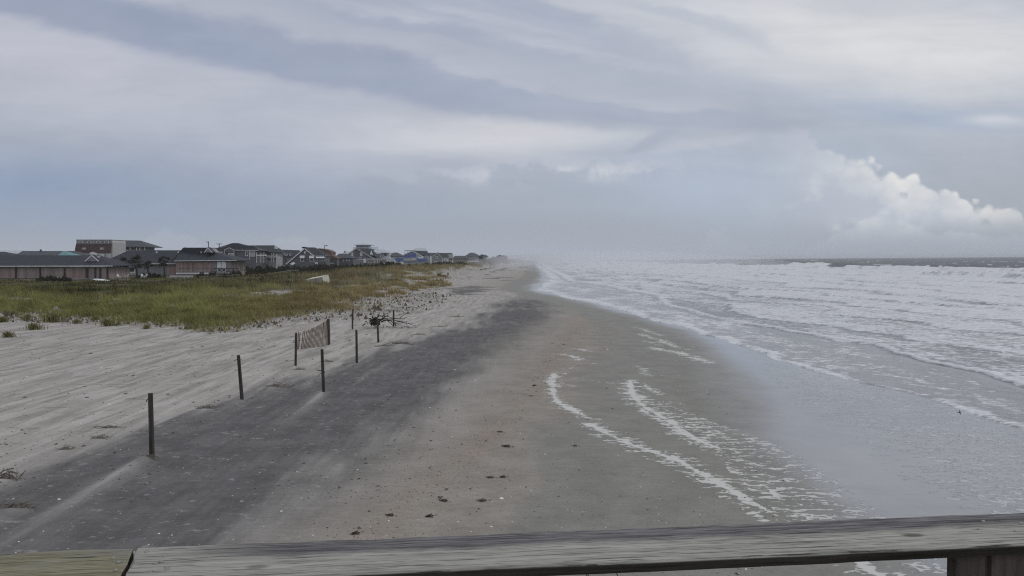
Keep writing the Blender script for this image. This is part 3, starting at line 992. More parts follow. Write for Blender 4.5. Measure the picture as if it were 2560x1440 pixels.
def build_railing():
    Z = 3.71
    A, Bp = PZ(335, 1369, Z), PZ(2560, 1280, Z)
    ux = (Bp - A)
    ux = ux / np.linalg.norm(ux)
    uy = np.array([-ux[1], ux[0], 0])
    nears = [PZ(q[0], q[1], Z) for q in [(640, 1440), (1280, 1413), (1920, 1389), (2560, 1361)]]
    w = float(np.mean([np.dot(A - n, uy) for n in nears]))
    root = empty('pier_railing', A, 'weathered timber railing along the edge of the pier above the beach', 'railing')
    ang = math.atan2(ux[1], ux[0])
    root.rotation_euler = (0, 0, ang)
    n_j = PZ(305, 1440, Z)
    skew = float(np.dot(n_j - A, ux)) / max(1e-3, float(np.dot(A - n_j, uy)))   # x shift per metre towards the camera
    th = 0.031

    def board(name, x0, x1, end, mat, seed, label=None):
        n = int(abs(x1 - x0) / 0.012)
        prof = [(-.004, 0.0), (-w * .25, .0015), (-w * .5, 0.0), (-w * .75, .001), (-w + .004, -.0005), (-w, -.006), (-w + .002, -th), (-.002, -th), (0, -.005)]
        t = np.linspace(0, 1, n + 1)
        v, k = [], len(prof)
        for tt in t:
            X0 = x0 + (x1 - x0) * tt
            q = fbm(np.array([X0 * 9.0]), np.array([seed * 1.0]), seed, 3)[0]
            q2 = fbm(np.array([X0 * 7.0]), np.array([seed + 5.0]), seed + 3, 3)[0]
            q3 = fbm(np.array([X0 * 1.1]), np.array([seed + 2.0]), seed + 8, 2)[0]
            for i, (yy, zz) in enumerate(prof):
                xx = X0
                f = 1 - tt if end == 'start' else tt
                xx += (skew * (-yy) + (0.010 * (-yy / w) if end == 'end' else 0) * -1 + 0.006 * math.sin(yy * 40)) * f ** 6
                y2 = yy + (q * .005 + q3 * .012 if i in (0, 8, 7) else 0) + (q2 * .004 + q3 * .006 if i in (4, 5, 6) else 0)
                v.append((xx, y2, zz + (q * .0015 if i < 5 else 0)))
        f = []
        for i in range(n):
            for j in range(k):
                j2 = (j + 1) % k
                f.append((i * k + j, i * k + j2, (i + 1) * k + j2, (i + 1) * k + j))
        f.append(tuple(range(k)))
        f.append(tuple(n * k + j for j in range(k - 1, -1, -1)))
        mb = MB()
        mb.v, mb.f = v, f
        o = mb.build(name, mat, None)
        o.parent = root
        if label:
            o['label'] = label
        return o

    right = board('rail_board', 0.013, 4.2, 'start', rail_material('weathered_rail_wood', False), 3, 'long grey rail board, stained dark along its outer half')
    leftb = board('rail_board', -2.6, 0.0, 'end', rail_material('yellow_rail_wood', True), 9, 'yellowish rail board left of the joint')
    nail = simple('nail_steel', (.28, .28, .27), .45, .3, 60.0, metal=.5)

    def loc_of(px, py):
        q = PZ(px, py, Z) - A
        return float(np.dot(q, ux)), float(np.dot(q, uy))

    me = None
    for (nx, ny, par) in [(366, 1380, right), (412, 1391, right), (404, 1405, right), (389, 1409, right), (417, 1419, right), (376, 1429, right), (418, 1425, right),
                          (297, 1406, leftb), (284, 1396, leftb), (290, 1426, leftb), (2458, 1304, right), (2552, 1309, right), (2448, 1324, right), (2540, 1329, right)]:
        lx, ly = loc_of(nx, ny)
        if me is None:
            mb = MB()
            rings = [(0.0, .0030), (.0052, .0024), (.0060, .0008), (.0061, -.002)]
            mb.v.append((0, 0, .003))
            for (rr, zz) in rings[1:]:
                for k in range(12):
                    mb.v.append((rr * math.cos(k * math.pi / 6), rr * math.sin(k * math.pi / 6), zz))
            for k in range(12):
                mb.f.append((0, 1 + k, 1 + (k + 1) % 12))
                for q in range(2):
                    mb.f.append((1 + q * 12 + k, 1 + (q + 1) * 12 + k, 1 + (q + 1) * 12 + (k + 1) % 12, 1 + q * 12 + (k + 1) % 12))
            o = mb.build('nail', nail)
            me = o.data
        else:
            o = bpy.data.objects.new('nail', me)
            COL.objects.link(o)
        o.parent = par
        o.location = (lx, ly, 0.0008)
    # post under the right end: three upright boards
    pm = simple('dark_post_wood', (.095, .075, .07), .85, .35, 5.0, (3.5, 3.5, .25), .4, fine=.5)
    zb = 2.72 - Z
    for (a, b, rec) in [(2402, 2466, .022), (2469, 2494, .034), (2497, 2640, .020)]:
        q0, q1 = PZ(a, 1392, Z - th) - A, PZ(b, 1384, Z - th) - A
        x0, x1 = float(np.dot(q0, ux)), float(np.dot(q1, ux))
        mb = MB()
        mb.box(x0, x1, -w + rec, -w + rec + .04 + (.05 if rec > .03 else 0), zb, -th - .0015)
        o = mb.build('post_board', pm)
        o.parent = root
    # deck of the pier below the camera (out of the picture)
    mb = MB()
    for i in range(16):
        y1 = 2.3 - i * 0.16
        mb.box(-6, 6, y1 - .15, y1, 2.66, 2.715)
    for xx in (-4, -1.2, 1.6, 4.4):
        mb.box(xx - .1, xx + .1, -.3, 2.25, 2.36, 2.655)
    o = mb.build('pier_deck', MT['wood'])
    tag(o, kind='structure')
    # cords
    cm = simple('dark_cord', (.03, .03, .028), .8, .2, 20)
    for i, (a, b, lab, grp) in enumerate([((1464, 1434), (1468, 1446), 'thin dark cord hanging below the rail, one of a close pair', 'pair of cords under the rail'),
                                          ((1469, 1434), (1471, 1446), 'thin dark cord hanging below the rail, one of a close pair', 'pair of cords under the rail'),
                                          ((1539, 1431), (1545, 1445), 'single slanting dark cord hanging below the middle of the rail', None)]):
        D = PZ(a[0], a[1] - 26, Z)[1] + .02
        q0, q1 = P(a[0], a[1] - 2, D), P(*b, D)
        d = q1 - q0
        mb = MB()
        mb.tube([q0, q0 + d * .5 + np.array([.001, 0, 0]), q1, q1 + d * 3.0, q1 + d * 6 + np.array([-.01, 0, 0])], .0011, 5)
        o = mb.build('cord', cm, None, True, loc=q0)
        tag(o, lab, 'cord', grp)


build_railing()


# ------------------------------------------------------------------ buildings
class Bd:
    def __init__(s, name, label, D, px, cat='house', group=None):
        s.D = D
        q = P(px, 655, D)
        s.g = hz(q[0], q[1])
        s.root = empty(name, (q[0], q[1], s.g), label, cat, group)

    def pt(s, x, y, d=0.0):
        return P(x, y, s.D + d)

    def gp(s, x, d=0.0):
        q = P(x, 655, s.D + d)
        q[2] = s.g - 0.6
        return q

    def box(s, part, x0, x1, y0, y1, mat, d0=0.0, dep=8.0, parent=None, ground=False, label=None):
        b0, b1 = (s.gp(x0, d0), s.gp(x1, d0)) if ground else (s.pt(x0, y1, d0), s.pt(x1, y1, d0))
        return s._fin(MB().ext([b0, b1, s.pt(x1, y0, d0), s.pt(x0, y0, d0)], (0, dep, 0)), part, mat, parent, label)

    def poly(s, part, pts, mat, d0=0.0, dep=8.0, parent=None, label=None):
        return s._fin(MB().ext([s.pt(a, b, d0) for a, b in pts], (0, dep, 0)), part, mat, parent, label)

    def _fin(s, mb, part, mat, parent=None, label=None):
        o = mb.build(part, MT[mat] if isinstance(mat, str) else mat, parent or s.root)
        if label:
            o['label'] = label
        return o

    def sideroof(s, part, x0, x1, rx0, rx1, yt, yb, mat, run=5.0, d0=-.5, yb1=None, yt1=None, parent=None, th=.18, hip=True):
        """roof with its ridge across the view; pixel outline of the near slope"""
        yb1 = yb if yb1 is None else yb1
        yt1 = yt if yt1 is None else yt1
        e0, e1 = s.pt(x0, yb, d0), s.pt(x1, yb1, d0)
        r0, r1 = s.pt(rx0, yt, run), s.pt(rx1, yt1, run)
        f0, f1 = e0.copy(), e1.copy()
        f0[1] += 2 * (run - d0)
        f1[1] += 2 * (run - d0)
        mb = MB()
        t = np.array([0, 0, th])
        mb.poly([e0, e1, r1, r0]); mb.poly([f1, f0, r0, r1]); mb.poly([e1, f1, r1]); mb.poly([f0, e0, r0])
        mb.poly([e0 - t, f0 - t, f1 - t, e1 - t])
        for a, b in ((e0, e1), (e1, f1), (f1, f0), (f0, e0)):
            mb.poly([a, a - t, b - t, b])
        return s._fin(mb, part, mat, parent)

    def gableroof(s, part, l, a, r, L, mat, over=.5, th=.22, parent=None):
        """two slabs running back from a gable that faces the camera"""
        mb = MB()
        for (p, q) in ((l, a), (a, r)):
            p0, q0 = s.pt(*p, -over), s.pt(*q, -over)
            t = np.array([0, 0, th])
            mb.ext([p0, q0, q0 + t, p0 + t], (0, L + over * 2, 0))
        return s._fin(mb, part, mat, parent)

    def strip(s, part, pts, wpx, mat, d0=-.06, dep=.06, parent=None):
        mb = MB()
        for (a, b) in zip(pts[:-1], pts[1:]):
            a, b = np.array(a, float), np.array(b, float)
            n = np.array([-(b - a)[1], (b - a)[0]])
            n = n / np.linalg.norm(n) * wpx * .68
            mb.ext([s.pt(*(a - n), d0), s.pt(*(b - n), d0), s.pt(*(b + n), d0), s.pt(*(a + n), d0)], (0, dep, 0))
        return s._fin(mb, part, mat, parent)

    def window(s, x0, x1, y0, y1, frame='white', pane='glass', d0=-.05, fw=1.4, parent=None, name='window'):
        mb = MB()
        dd = (0, .09, 0)
        Q = lambda a, b: s.pt(a, b, d0)
        mb.ext([Q(x0, y0), Q(x1, y0), Q(x1, y0 + fw), Q(x0, y0 + fw)], dd)
        mb.ext([Q(x0, y1 - fw), Q(x1, y1 - fw), Q(x1, y1), Q(x0, y1)], dd)
        mb.ext([Q(x0, y0 + fw), Q(x0 + fw, y0 + fw), Q(x0 + fw, y1 - fw), Q(x0, y1 - fw)], dd)
        mb.ext([Q(x1 - fw, y0 + fw), Q(x1, y0 + fw), Q(x1, y1 - fw), Q(x1 - fw, y1 - fw)], dd)
        o = s._fin(mb, name, frame, parent)
        if parent is None:
            s._fin(MB().ext([s.pt(x0 + fw, y0 + fw, d0 + .03), s.pt(x1 - fw, y0 + fw, d0 + .03), s.pt(x1 - fw, y1 - fw, d0 + .03), s.pt(x0 + fw, y1 - fw, d0 + .03)], (0, .03, 0)), 'pane', pane, o)
        return o

    def posts(s, part, xs, y0, y1, wpx, mat, d0=-.1, dep=.15, parent=None):
        for x in xs:
            s.box(part, x - wpx / 2, x + wpx / 2, y0, y1, mat, d0, dep, parent)

    def railing(s, x0, x1, y0, y1, mat='white', d0=-.12, step=4.0, part='porch_railing'):
        mb = MB()
        dd = (0, .06, 0)
        h = max(.5, (y1 - y0) * .16)
        for (a, b) in ((y0, y0 + h), (y1 - h, y1)):
            mb.ext([s.pt(x0, a, d0), s.pt(x1, a, d0), s.pt(x1, b, d0), s.pt(x0, b, d0)], dd)
        n = max(2, int((x1 - x0) / step * 2))
        for i in range(n + 1):
            xx = x0 + (x1 - x0) * i / n
            mb.ext([s.pt(xx - .22, y0 + h, d0 + .01), s.pt(xx + .22, y0 + h, d0 + .01), s.pt(xx + .22, y1 - h, d0 + .01), s.pt(xx - .22, y1 - h, d0 + .01)], (0, .04, 0))
        return s._fin(mb, part, mat)


def build_houses():
    # --- long shuttered motel wing, left
    b = Bd('motel_wing', 'long low motel wing with brown storm shutters at the left edge', 160, 140, 'motel')
    b.box('wall', -240, 271, 668.5, 698, 'brown', 0, 9, ground=True)
    b.sideroof('roof', -260, 281, -200, 246, 638.2, 665, 'roof', 4.5, -.8, 663.4)
    b.poly('fascia', [(-260, 665.2), (281, 663.4), (281, 666.0), (-260, 668.6)], 'offwhite', -.86, .06)
    b.posts('porch_post', [-83, -22, 38.5, 99.5, 160.5, 215.5, 218.5, 237.5, 249.7, 268.5], 668.4, 699.5, 2.4, 'darkpost', -.42, .2)
    for i, (x0, x1) in enumerate([(-20, 37), (41, 98), (102, 159), (163, 214), (221, 236), (239, 248), (251, 266)]):
        b.box('shutter_panel', x0, x1, 669.5, 696, 'rust' if i in (0, 3) else 'brown', -.16, .1)
    b.box('base_strip', -240, 90, 698.8, 700.2, 'offwhite', -.5, .1)
    b.box('base_strip', 180, 268, 696.6, 698.2, 'offwhite', -.5, .1)
    d = b.poly('dormer', [(213, 653.4), (229, 639.0), (245, 653.4)], 'grey', 1.0, 3.5)
    b.strip('dormer_trim', [(211.7, 653.4), (229, 638.4), (246.5, 653.4)], 1.7, 'white', .9, .08, d)
    b.gableroof('dormer_roof', (211.2, 653.0), (229, 637.6), (246.8, 653.0), 3.2, 'roof', -.95, .1, d)
    # --- second wing
    b = Bd('motel_wing', 'stepped roof motel wing with red brown shutters behind the palms', 182, 430, 'motel')
    b.box('wall', 268, 445, 660, 692, 'grey', 3.0, 8, ground=True)
    b.box('wall', 440, 576, 652, 690, 'brown', 0, 10, ground=True)
    b.box('end_wall', 532.5, 575.8, 653, 683, 'grey', -.08, .08)
    b.sideroof('roof', 245, 445, 322, 462, 625.6, 660.2, 'roof', 8.0, 2.2, 659.0)
    b.sideroof('roof', 434, 591, 461.5, 531, 618.2, 651.6, 'roof', 5.5, -.7, 650.4, 628)
    b.poly('roof', [(430, 651.6), (458, 619), (522, 619), (520, 651)], 'roof', 3.2, 5)
    b.box('fascia', 278, 292, 659.4, 660.8, 'offwhite', 2.1, .08)
    b.poly('fascia', [(372, 658.2), (443, 658.2), (443, 660.6), (372, 660.6)], 'offwhite', 2.1, .08)
    b.poly('fascia', [(434, 651.6), (591, 650.2), (591, 651.6), (434, 653.2)], 'white', -.78, .08)
    d = b.poly('dormer', [(511.5, 630.8), (519.5, 620.6), (529.5, 630.8)], 'grey', 1.6, 5)
    b.strip('dormer_trim', [(510.6, 631.2), (519.4, 620), (530.8, 631.6)], 1.3, 'white', 1.5, .08, d)
    b.gableroof('dormer_roof', (510, 630.6), (519.4, 619.2), (531.2, 631.2), 5, 'roof', -1.55, .1, d)
    for x in (390, 444.5, 502):
        b.poly('roof_vent', [(x - 1.3, 632.5), (x + 1.4, 632.5), (x + .5, 628.4), (x, 628.4)], 'offwhite', 2.6 if x > 460 else 5.5, .5)
    for (x0, x1) in [(444, 456.5), (459.5, 481), (484.5, 505), (508.5, 528)]:
        b.box('shutter_panel', x0, x1, 655, 670, 'rust', -.12, .12)
        b.box('shutter_panel', x0, x1, 671.4, 681.5, 'brown', -.12, .12)
    b.box('shutter_panel', 416, 441, 663, 690, 'rust', 2.85, .12)
    dr = b.box('door', 542.8, 564.8, 654, 669.4, 'white', -.2, .1)
    b.box('door_gap', 553.4, 554.1, 654.6, 669, 'grey', -.225, .02, dr)
    b.window(543, 553.2, 671, 679, d0=-.22)
    b.window(554.6, 564.6, 671, 679, d0=-.22)
    b.railing(532, 596, 670, 680.5, 'darkpost', -1.5, 5)
    b.box('base_strip', 440, 521, 681.8, 685.2, 'white', -.6, .3)
    b.box('base_strip', 542, 572, 681, 683.4, 'offwhite', -.6, .3)
    for (x0, x1, y0, y1) in [(273, 283, 667.5, 683), (296, 303, 668, 681), (315, 337, 667, 681)]:
        b.window(x0, x1, y0, y1, 'white', 'glass', 2.9, 1.4)
    b.box('stair_rail', 289, 300, 671, 690, 'offwhite', 1.6, .1)
    b.box('porch_floor', 310, 338, 690, 692.4, 'white', 1.2, 1.2)
    b.railing(318, 338, 681, 686, 'offwhite', 1.3, 4)
    # --- roofs behind the left wing
    b = Bd('outbuilding', 'low hip roofed building at the far left behind the motel', 190, 10, 'building')
    b.box('wall', -60, 24, 650, 680, 'grey', 0, 8, ground=True)
    b.sideroof('roof', -80, 34, -50, 12, 629.5, 645, 'roof', 5)
    b = Bd('outbuilding', 'wide flat grey roofed building with a stubby chimney behind the motel', 215, 110, 'building')
    b.box('wall', 40, 190, 645, 672, 'grey', 0, 8, ground=True)
    rf = b.sideroof('roof', 32, 192, 56, 188, 627.4, 642, 'roof2', 6)
    b.box('chimney', 99.3, 101.8, 623.6, 629, 'darkpost', 5.5, .5, rf)
    b = Bd('outbuilding', 'pale roofed house far behind the motel at the left', 330, 40, 'building')
    b.box('wall', -40, 74, 633, 660, 'pale', 0, 8, ground=True)
    b.sideroof('roof', -60, 78, -50, 66, 625.8, 634, 'roofpale', 5)
    b = Bd('outbuilding', 'small building with a teal gable roof behind the motel', 205, 161, 'building')
    b.box('wall', 146, 176, 640, 672, 'pale', 0, 5, ground=True)
    b.sideroof('roof', 142, 180, 158, 165, 627.8, 640, 'teal', 2.5)
    # --- storm damaged gambrel building
    b = Bd('gambrel_building', 'tall maroon mansard building with torn lower wall and grey parapet', 262, 233, 'building')
    b.poly('wall', [(186.5, 652), (276, 652), (276, 633), (186.5, 633)], 'offwhite', 0, 9)
    b.box('wall', 187.5, 275, 640, 670, 'offwhite', .1, 8.5, ground=True)
    b.poly('mansard_roof', [(185.8, 632.6), (275.4, 632.6), (277.4, 609), (190, 609)], 'maroon', -.2, 9.6)
    b.box('parapet', 191, 278.5, 599.2, 609, 'grey', -.05, 9)
    b.box('parapet_cap', 190.6, 278.9, 598.7, 599.6, 'offwhite', -.15, 9.2)
    b.box('parapet_joint', 233.7, 234.7, 599.8, 609, 'offwhite', -.12, .06)
    for (x0, x1) in [(196.8, 206.8), (218, 228.2), (241, 251), (261.5, 272)]:
        b.window(x0, x1, 602.2, 608, d0=-.12, fw=1.1)
    for (x0, x1) in [(205, 215), (249, 259.5)]:
        b.window(x0, x1, 618.3, 624.3, 'grey', 'pale', -.3, .6)
    b.poly('side_wall', [(276.8, 660), (281.5, 660), (281.5, 607), (279.5, 599.5), (277.6, 609)], 'pale', .3, 9)
    b.poly('torn_sheeting', [(223, 638), (226, 631), (232, 629.5), (238, 632), (244, 634), (240, 640), (238, 643), (230, 641)], 'white', -.9, .4)
    b.poly('torn_sheeting', [(246, 634), (262, 635), (266, 641), (262, 652), (258, 641), (248, 638)], 'offwhite', -.6, .3)
    b.poly('arched_opening', [(243, 652), (243, 641), (247, 637.5), (252, 636.6), (256, 638.5), (257.5, 643), (257.5, 652)], 'dark', -.08, .08)
    # --- white gable house
    b = Bd('beach_house', 'white two storey house with a grey gable roof and balcony', 278, 320)
    b.poly('wall', [(277, 660), (304, 660), (304, 617), (284.5, 601.5), (279, 607)], 'pale', 0, 10)
    b.box('wall', 304, 361, 618, 660, 'grey', 1.6, 8)
    b.sideroof('roof', 301, 369.5, 284.5, 351, 600.3, 616.6, 'roof2', 5.5, -.4, 617.0, 601.4)
    b.posts('balcony_post', [304.8, 325, 341, 349.5, 361.5], 617, 640, 1.1, 'white', -.2, .2)
    b.box('balcony_floor', 304, 362.5, 631.2, 632.6, 'white', -.3, 2)
    b.railing(305, 362, 625.3, 631, 'white', -.3, 3)
    b.window(308, 318, 619, 625, 'pale', 'glass', 1.5)
    b.window(328, 338, 619, 625, 'pale', 'glass', 1.5)
    b.strip('rake_trim', [(277.6, 608.5), (284.4, 600.9), (302, 616.8)], .9, 'offwhite', -.1, .08)
    # --- grey hip house
    b = Bd('beach_house', 'large charcoal house with a wide hip roof and white corner boards', 305, 580)
    b.box('wall', 531, 640, 624, 660, 'dark', 0, 10, ground=True)
    b.poly('roof', [(527.5, 624.6), (545, 620.6), (560, 617.3), (578, 609.2), (587, 607.6), (594, 608), (600, 610.5), (609, 613.5), (632, 613.5), (647, 625.4)], 'roof2', -.5, 1.2)
    b.sideroof('roof', 527, 647, 580, 597, 607.6, 624.6, 'roof2', 5.5, -.6, 625.6)
    d = b.poly('front_gable', [(561, 630), (561, 624), (573, 618.8), (584.5, 624.5), (584.5, 630)], 'dark', -.9, .9)
    b.gableroof('gable_roof', (559.6, 624.6), (573, 618.3), (585.8, 625.0), 1.6, 'roof2', .3, .12, d)
    b.strip('gable_trim', [(560, 625.4), (573, 619.2), (585.6, 625.8)], .9, 'white', -1.1, .08, d)
    b.posts('corner_board', [560.6, 585, 624], 625, 652, 1.2, 'white', -.95, .1)
    b.strip('eave_trim', [(585, 625.2), (646, 625.9)], .9, 'white', -.7, .08)
    b.window(612.8, 620.4, 627, 640, d0=-.06)
    b.window(571, 583, 632.4, 638, d0=-.98)
    b.window(549, 556, 627, 632, d0=-.06)
    b.box('siding_panel', 625, 638, 626.5, 642, 'pale', -.15, .15)
    b.strip('stair_rail', [(537, 633.5), (560, 641), (582, 641.5)], 1.6, 'offwhite', -1.4, .1)
    b.railing(561, 582, 638.5, 646, 'offwhite', -1.5, 3)
    b.box('balcony_floor', 640, 664, 637, 639.4, 'white', -.6, 1.2)
    b.posts('balcony_post', [641.5, 652, 659.6], 631, 657, 1.0, 'white', -.5, .15)
    # --- roofed porch house
    b = Bd('beach_house', 'grey roofed house with stacked white porches beside the charcoal house', 316, 665)
    b.box('wall', 641, 690, 630, 660, 'pale', 1.5, 9, ground=True)
    b.sideroof('roof', 632, 694, 634, 686, 613.4, 630.2, 'roof', 5.5, -.5, 630.4, 613.2)
    b.poly('side_gable', [(686, 614), (693.5, 630), (681, 630)], 'pale', 2.2, 3)
    b.box('porch_floor', 664, 696, 642, 643.6, 'white', -.4, 1.8)
    b.posts('porch_post', [664.6, 679, 684, 692], 630.5, 656, 1.1, 'white', -.3, .2)
    b.railing(641, 664, 631.8, 639, 'white', -.3, 2)
    b.railing(665, 692, 637.5, 642, 'offwhite', -.4, 3)
    for (x0, x1) in [(648, 654), (656, 661), (669, 676)]:
        b.window(x0, x1, 643.5, 654, 'white', 'glass', 1.4)
    b.window(667, 677, 631.5, 637, 'grey', 'glass', 1.4)
    # --- small dark dormered house
    b = Bd('beach_house', 'small dark gable house with two roof dormers between larger houses', 335, 715)
    b.poly('wall', [(692.5, 662), (692.5, 635), (700, 625), (715, 640.4), (715, 662)], 'dark', 0, 8)
    b.box('wall', 712, 750, 641, 664, 'grey', .4, 7, ground=True)
    b.sideroof('roof', 702, 755, 700.5, 748, 623.9, 641, 'roof', 5, -.2, 641.5, 625.6)
    b.strip('rake_trim', [(691.6, 635), (699.8, 624), (716, 640.6)], 1.2, 'offwhite', -.1, .1)
    b.window(694.8, 705.4, 633, 641.6, d0=-.06)
    for x in (717, 725):
        dd = b.poly('dormer', [(x - 3, 640), (x - 3, 634), (x, 632), (x + 3, 634), (x + 3, 640)], 'dark', .2, 3)
        b.window(x - 1.7, x + 1.7, 634.6, 639.6, 'white', d0=.12, fw=.7, parent=dd, name='dormer_window')
    b.window(728, 734.5, 640.5, 644.6, d0=.33, fw=.8)
    # --- black shingled salt box with white awnings
    b = Bd('beach_house', 'black shingled gable house with white awnings over its windows', 302, 770)
    b.poly('wall', [(715, 672), (715, 659.6), (761, 621.6), (785.5, 640.6), (785.5, 672)], 'dark', 0, 15)
    b.gableroof('roof', (713.6, 660.2), (761, 620.9), (787, 641), 15, 'roof', .4, .2)
    b.sideroof('roof', 782, 813, 763, 788, 618.2, 640.4, 'roof', 6, .3, 640, 618.6)
    b.box('wall', 785, 811, 640, 664, 'dark', .6, 9, ground=True)
    b.strip('rake_trim', [(714.4, 660.6), (761, 621.6), (786, 641.2)], 1.7, 'white', -.5, .1)
    b.posts('corner_board', [785.4], 641, 657, 1.0, 'white', -.1, .1)
    b.strip('eave_trim', [(786, 640.2), (815, 640)], 1.0, 'white', .15, .1)
    b.poly('roof_vent', [(753, 620.5), (756, 617), (763, 617), (766, 620.5)], 'roof', 5.0, 2)
    b.window(760, 764.4, 627.6, 633.8, 'white', 'offwhite', d0=-.06)
    for (x0, x1) in [(750.4, 760.2), (774, 783.6)]:
        b.window(x0, x1, 645.5, 653.4, d0=-.06, fw=1.1)
        aw = MB()
        q = [b.pt(x0 - 1, 639.4, -.06), b.pt(x1 + 1, 639.4, -.06), b.pt(x1 + 1.2, 645.2, -.9), b.pt(x0 - 1.2, 645.2, -.9)]
        aw.solid(q, [p + np.array([0, 0, .08]) for p in q])
        b._fin(aw, 'awning', 'white')
    for x0 in (789, 797, 805):
        b.window(x0, x0 + 6, 645.4, 653, d0=.5, fw=.9)
        aw = MB()
        q = [b.pt(x0 - 1, 640.8, .55), b.pt(x0 + 6, 640.8, .55), b.pt(x0 + 8.6, 645.2, -.4), b.pt(x0 + 1.2, 645.2, -.4)]
        aw.solid(q, [p + np.array([0, 0, .08]) for p in q])
        b._fin(aw, 'awning', 'white')
    # --- reddish brown house
    b = Bd('beach_house', 'reddish brown house with sloping brown roof behind the black shingled house', 322, 825)
    b.box('wall', 805, 828, 631, 668, 'red', 0, 8, ground=True)
    b.poly('roof', [(790, 621.6), (797, 620.8), (808, 622), (820, 625), (828, 629.6), (828, 634.8), (812, 634)], 'roofbrown', -.4, 8.5)
    b.poly('wall', [(808, 634), (828, 631), (828, 668), (808, 668)], 'red', -.1, 6)
    b.poly('lower_roof', [(812.6, 631.4), (815, 631), (843, 644.6), (843, 646.6), (825, 646)], 'roofbrown', -1.4, 6)
    b.box('wall', 811, 826, 645.5, 668, 'red', -1.2, 5, ground=True)
    b.box('porch', 826, 842, 646.5, 668, 'dark', -.6, 4, ground=True)
    b.window(817, 822, 626, 630.6, 'red', 'glass', -.2, .6)
    b.poly('porch_roof', [(795, 654.2), (812, 657.6), (832, 657), (832, 658.8), (812, 659.2), (795, 655.4)], 'offwhite', -3.2, 1.4)
    # --- low dark house
    b = Bd('beach_house', 'low dark house with a shallow hip roof in the middle of the row', 332, 858)
    b.box('wall', 838, 882, 644, 670, 'dark', 0, 8, ground=True)
    b.sideroof('roof', 832, 883, 848, 866, 634.0, 645.0, 'roof2', 5)
    b.posts('porch_post', [846.4, 858], 645, 656, 1.0, 'offwhite', -.3, .2)
    b.window(866, 874, 647.5, 652, d0=-.06, fw=.8)
    b = Bd('beach_house', 'pale metal roofed house half hidden behind the low dark house', 470, 868)
    b.box('wall', 852, 884, 640, 664, 'pale', 0, 8, ground=True)
    rf = b.sideroof('roof', 848, 888, 860, 876, 628.6, 641, 'roofpale', 6)
    b.box('chimney', 861, 863, 626.6, 632, 'darkpost', 4, .6, rf)
    b.poly('roof_turret', [(830, 637), (832, 629), (834, 629), (836, 637)], 'white', 0, 1.5)
    # --- charcoal gable house with white panels
    b = Bd('beach_house', 'charcoal gable house with two white shuttered windows and a white porch frame', 372, 905)
    b.poly('wall', [(866, 668), (866, 638), (890.6, 621.6), (935, 647.2), (935, 668)], 'dark', 0, 14)
    b.gableroof('roof', (864.6, 638.6), (890.6, 620.8), (936.5, 647.4), 18, 'roof', .4, .2)
    b.sideroof('roof', 905, 938, 893, 929, 621.0, 637, 'roof', 7, 2, 640, 621.2)
    b.poly('cheek_gable', [(924.6, 636.5), (928, 626), (931.5, 637)], 'white', 1.2, .5)
    b.strip('rake_trim', [(865.6, 638.8), (890.6, 621.4), (935.8, 647.6)], 1.2, 'offwhite', -.5, .1)
    b.window(877, 883, 630.6, 639.8, 'white', 'offwhite', -.06, 1.2)
    b.window(900, 906, 630.6, 639.2, 'white', 'offwhite', -.06, 1.2)
    b.window(896.4, 905, 642.2, 645.6, 'offwhite', 'grey', -.06, .8)
    b.box('porch_beam', 882, 910, 647.9, 649, 'white', -1.2, .2)
    b.box('porch_beam', 916.5, 968.5, 646.8, 648, 'white', -1.2, .2)
    b.box('porch_wall', 883, 909, 649.2, 662, 'grey', -.3, .3)
    b.box('porch_wall', 918, 967, 648.2, 662, 'tan', -.3, .3)
    b.box('door', 908.6, 914.6, 646.4, 657, 'white', -1.3, .15)
    b.window(918.8, 933.4, 648.6, 656.4, 'offwhite', 'grey', -.45, 1.1)
    b.posts('porch_post', [917, 936, 940, 944, 948, 953, 965.4, 967.8], 648, 657, .8, 'white', -1.15, .12)
    b.box('terrace', 960, 986.5, 657.4, 658.6, 'offwhite', -3.0, 2)
    b.box('terrace_base', 960, 985, 659.0, 661.0, 'offwhite', -3.0, 2)
    # --- lookout tower house
    b = Bd('tower_house', 'pale house with a square lookout tower under an overhanging white roof', 400, 908)
    b.box('tower_wall', 890.6, 918, 612.4, 640, 'pale', 0, 5, ground=True)
    b.sideroof('tower_roof', 884.4, 929, 900, 914, 608.4, 612.2, 'roofpale', 3.5, -1.2)
    b.box('tower_opening', 891, 894, 613, 617.6, 'glass', -.06, .06)
    b.box('tower_opening', 914, 916.4, 613, 617, 'glass', -.06, .06)
    b.window(897, 911, 613, 618, 'pale', 'grey', -.05, .8)
    b.box('upper_wall', 920, 926, 613.6, 618, 'white', 1.5, 2)
    b.railing(883, 945.5, 618.4, 623.6, 'pale', -1.6, 2.4, 'deck_railing')
    b.box('deck', 883, 945, 623.4, 640, 'pale', -1.2, 4)
    # --- pale porch house with outside stair
    b = Bd('beach_house', 'pale house with shallow metal roof and a long white outside stair', 392, 955)
    b.box('wall', 934, 968, 632, 662, 'pale', 0, 8, ground=True)
    b.sideroof('roof', 930, 977, 938, 957, 623.2, 631.4, 'roofpale', 5, -.9, 632.0)
    b.poly('lower_roof', [(931, 627), (933, 627.6), (951, 633.4), (951, 635), (933, 634)], 'white', -1.4, 3)
    b.box('lower_wall', 935, 949, 635, 648, 'grey', -1.1, 3)
    b.box('porch_opening', 960.5, 967, 632.6, 645, 'dark', -.1, .1)
    b.posts('porch_post', [951.6, 967.8, 970.4, 973.6], 632, 656, 1.0, 'white', -.7, .2)
    b.box('porch_floor', 956, 972, 645, 646.4, 'white', -.9, 1.6)
    b.railing(960, 972, 640.4, 645, 'white', -.9, 2)
    st = b.strip('stair', [(971, 645.5), (990.5, 656.5)], 1.6, 'offwhite', -1.8, .9)
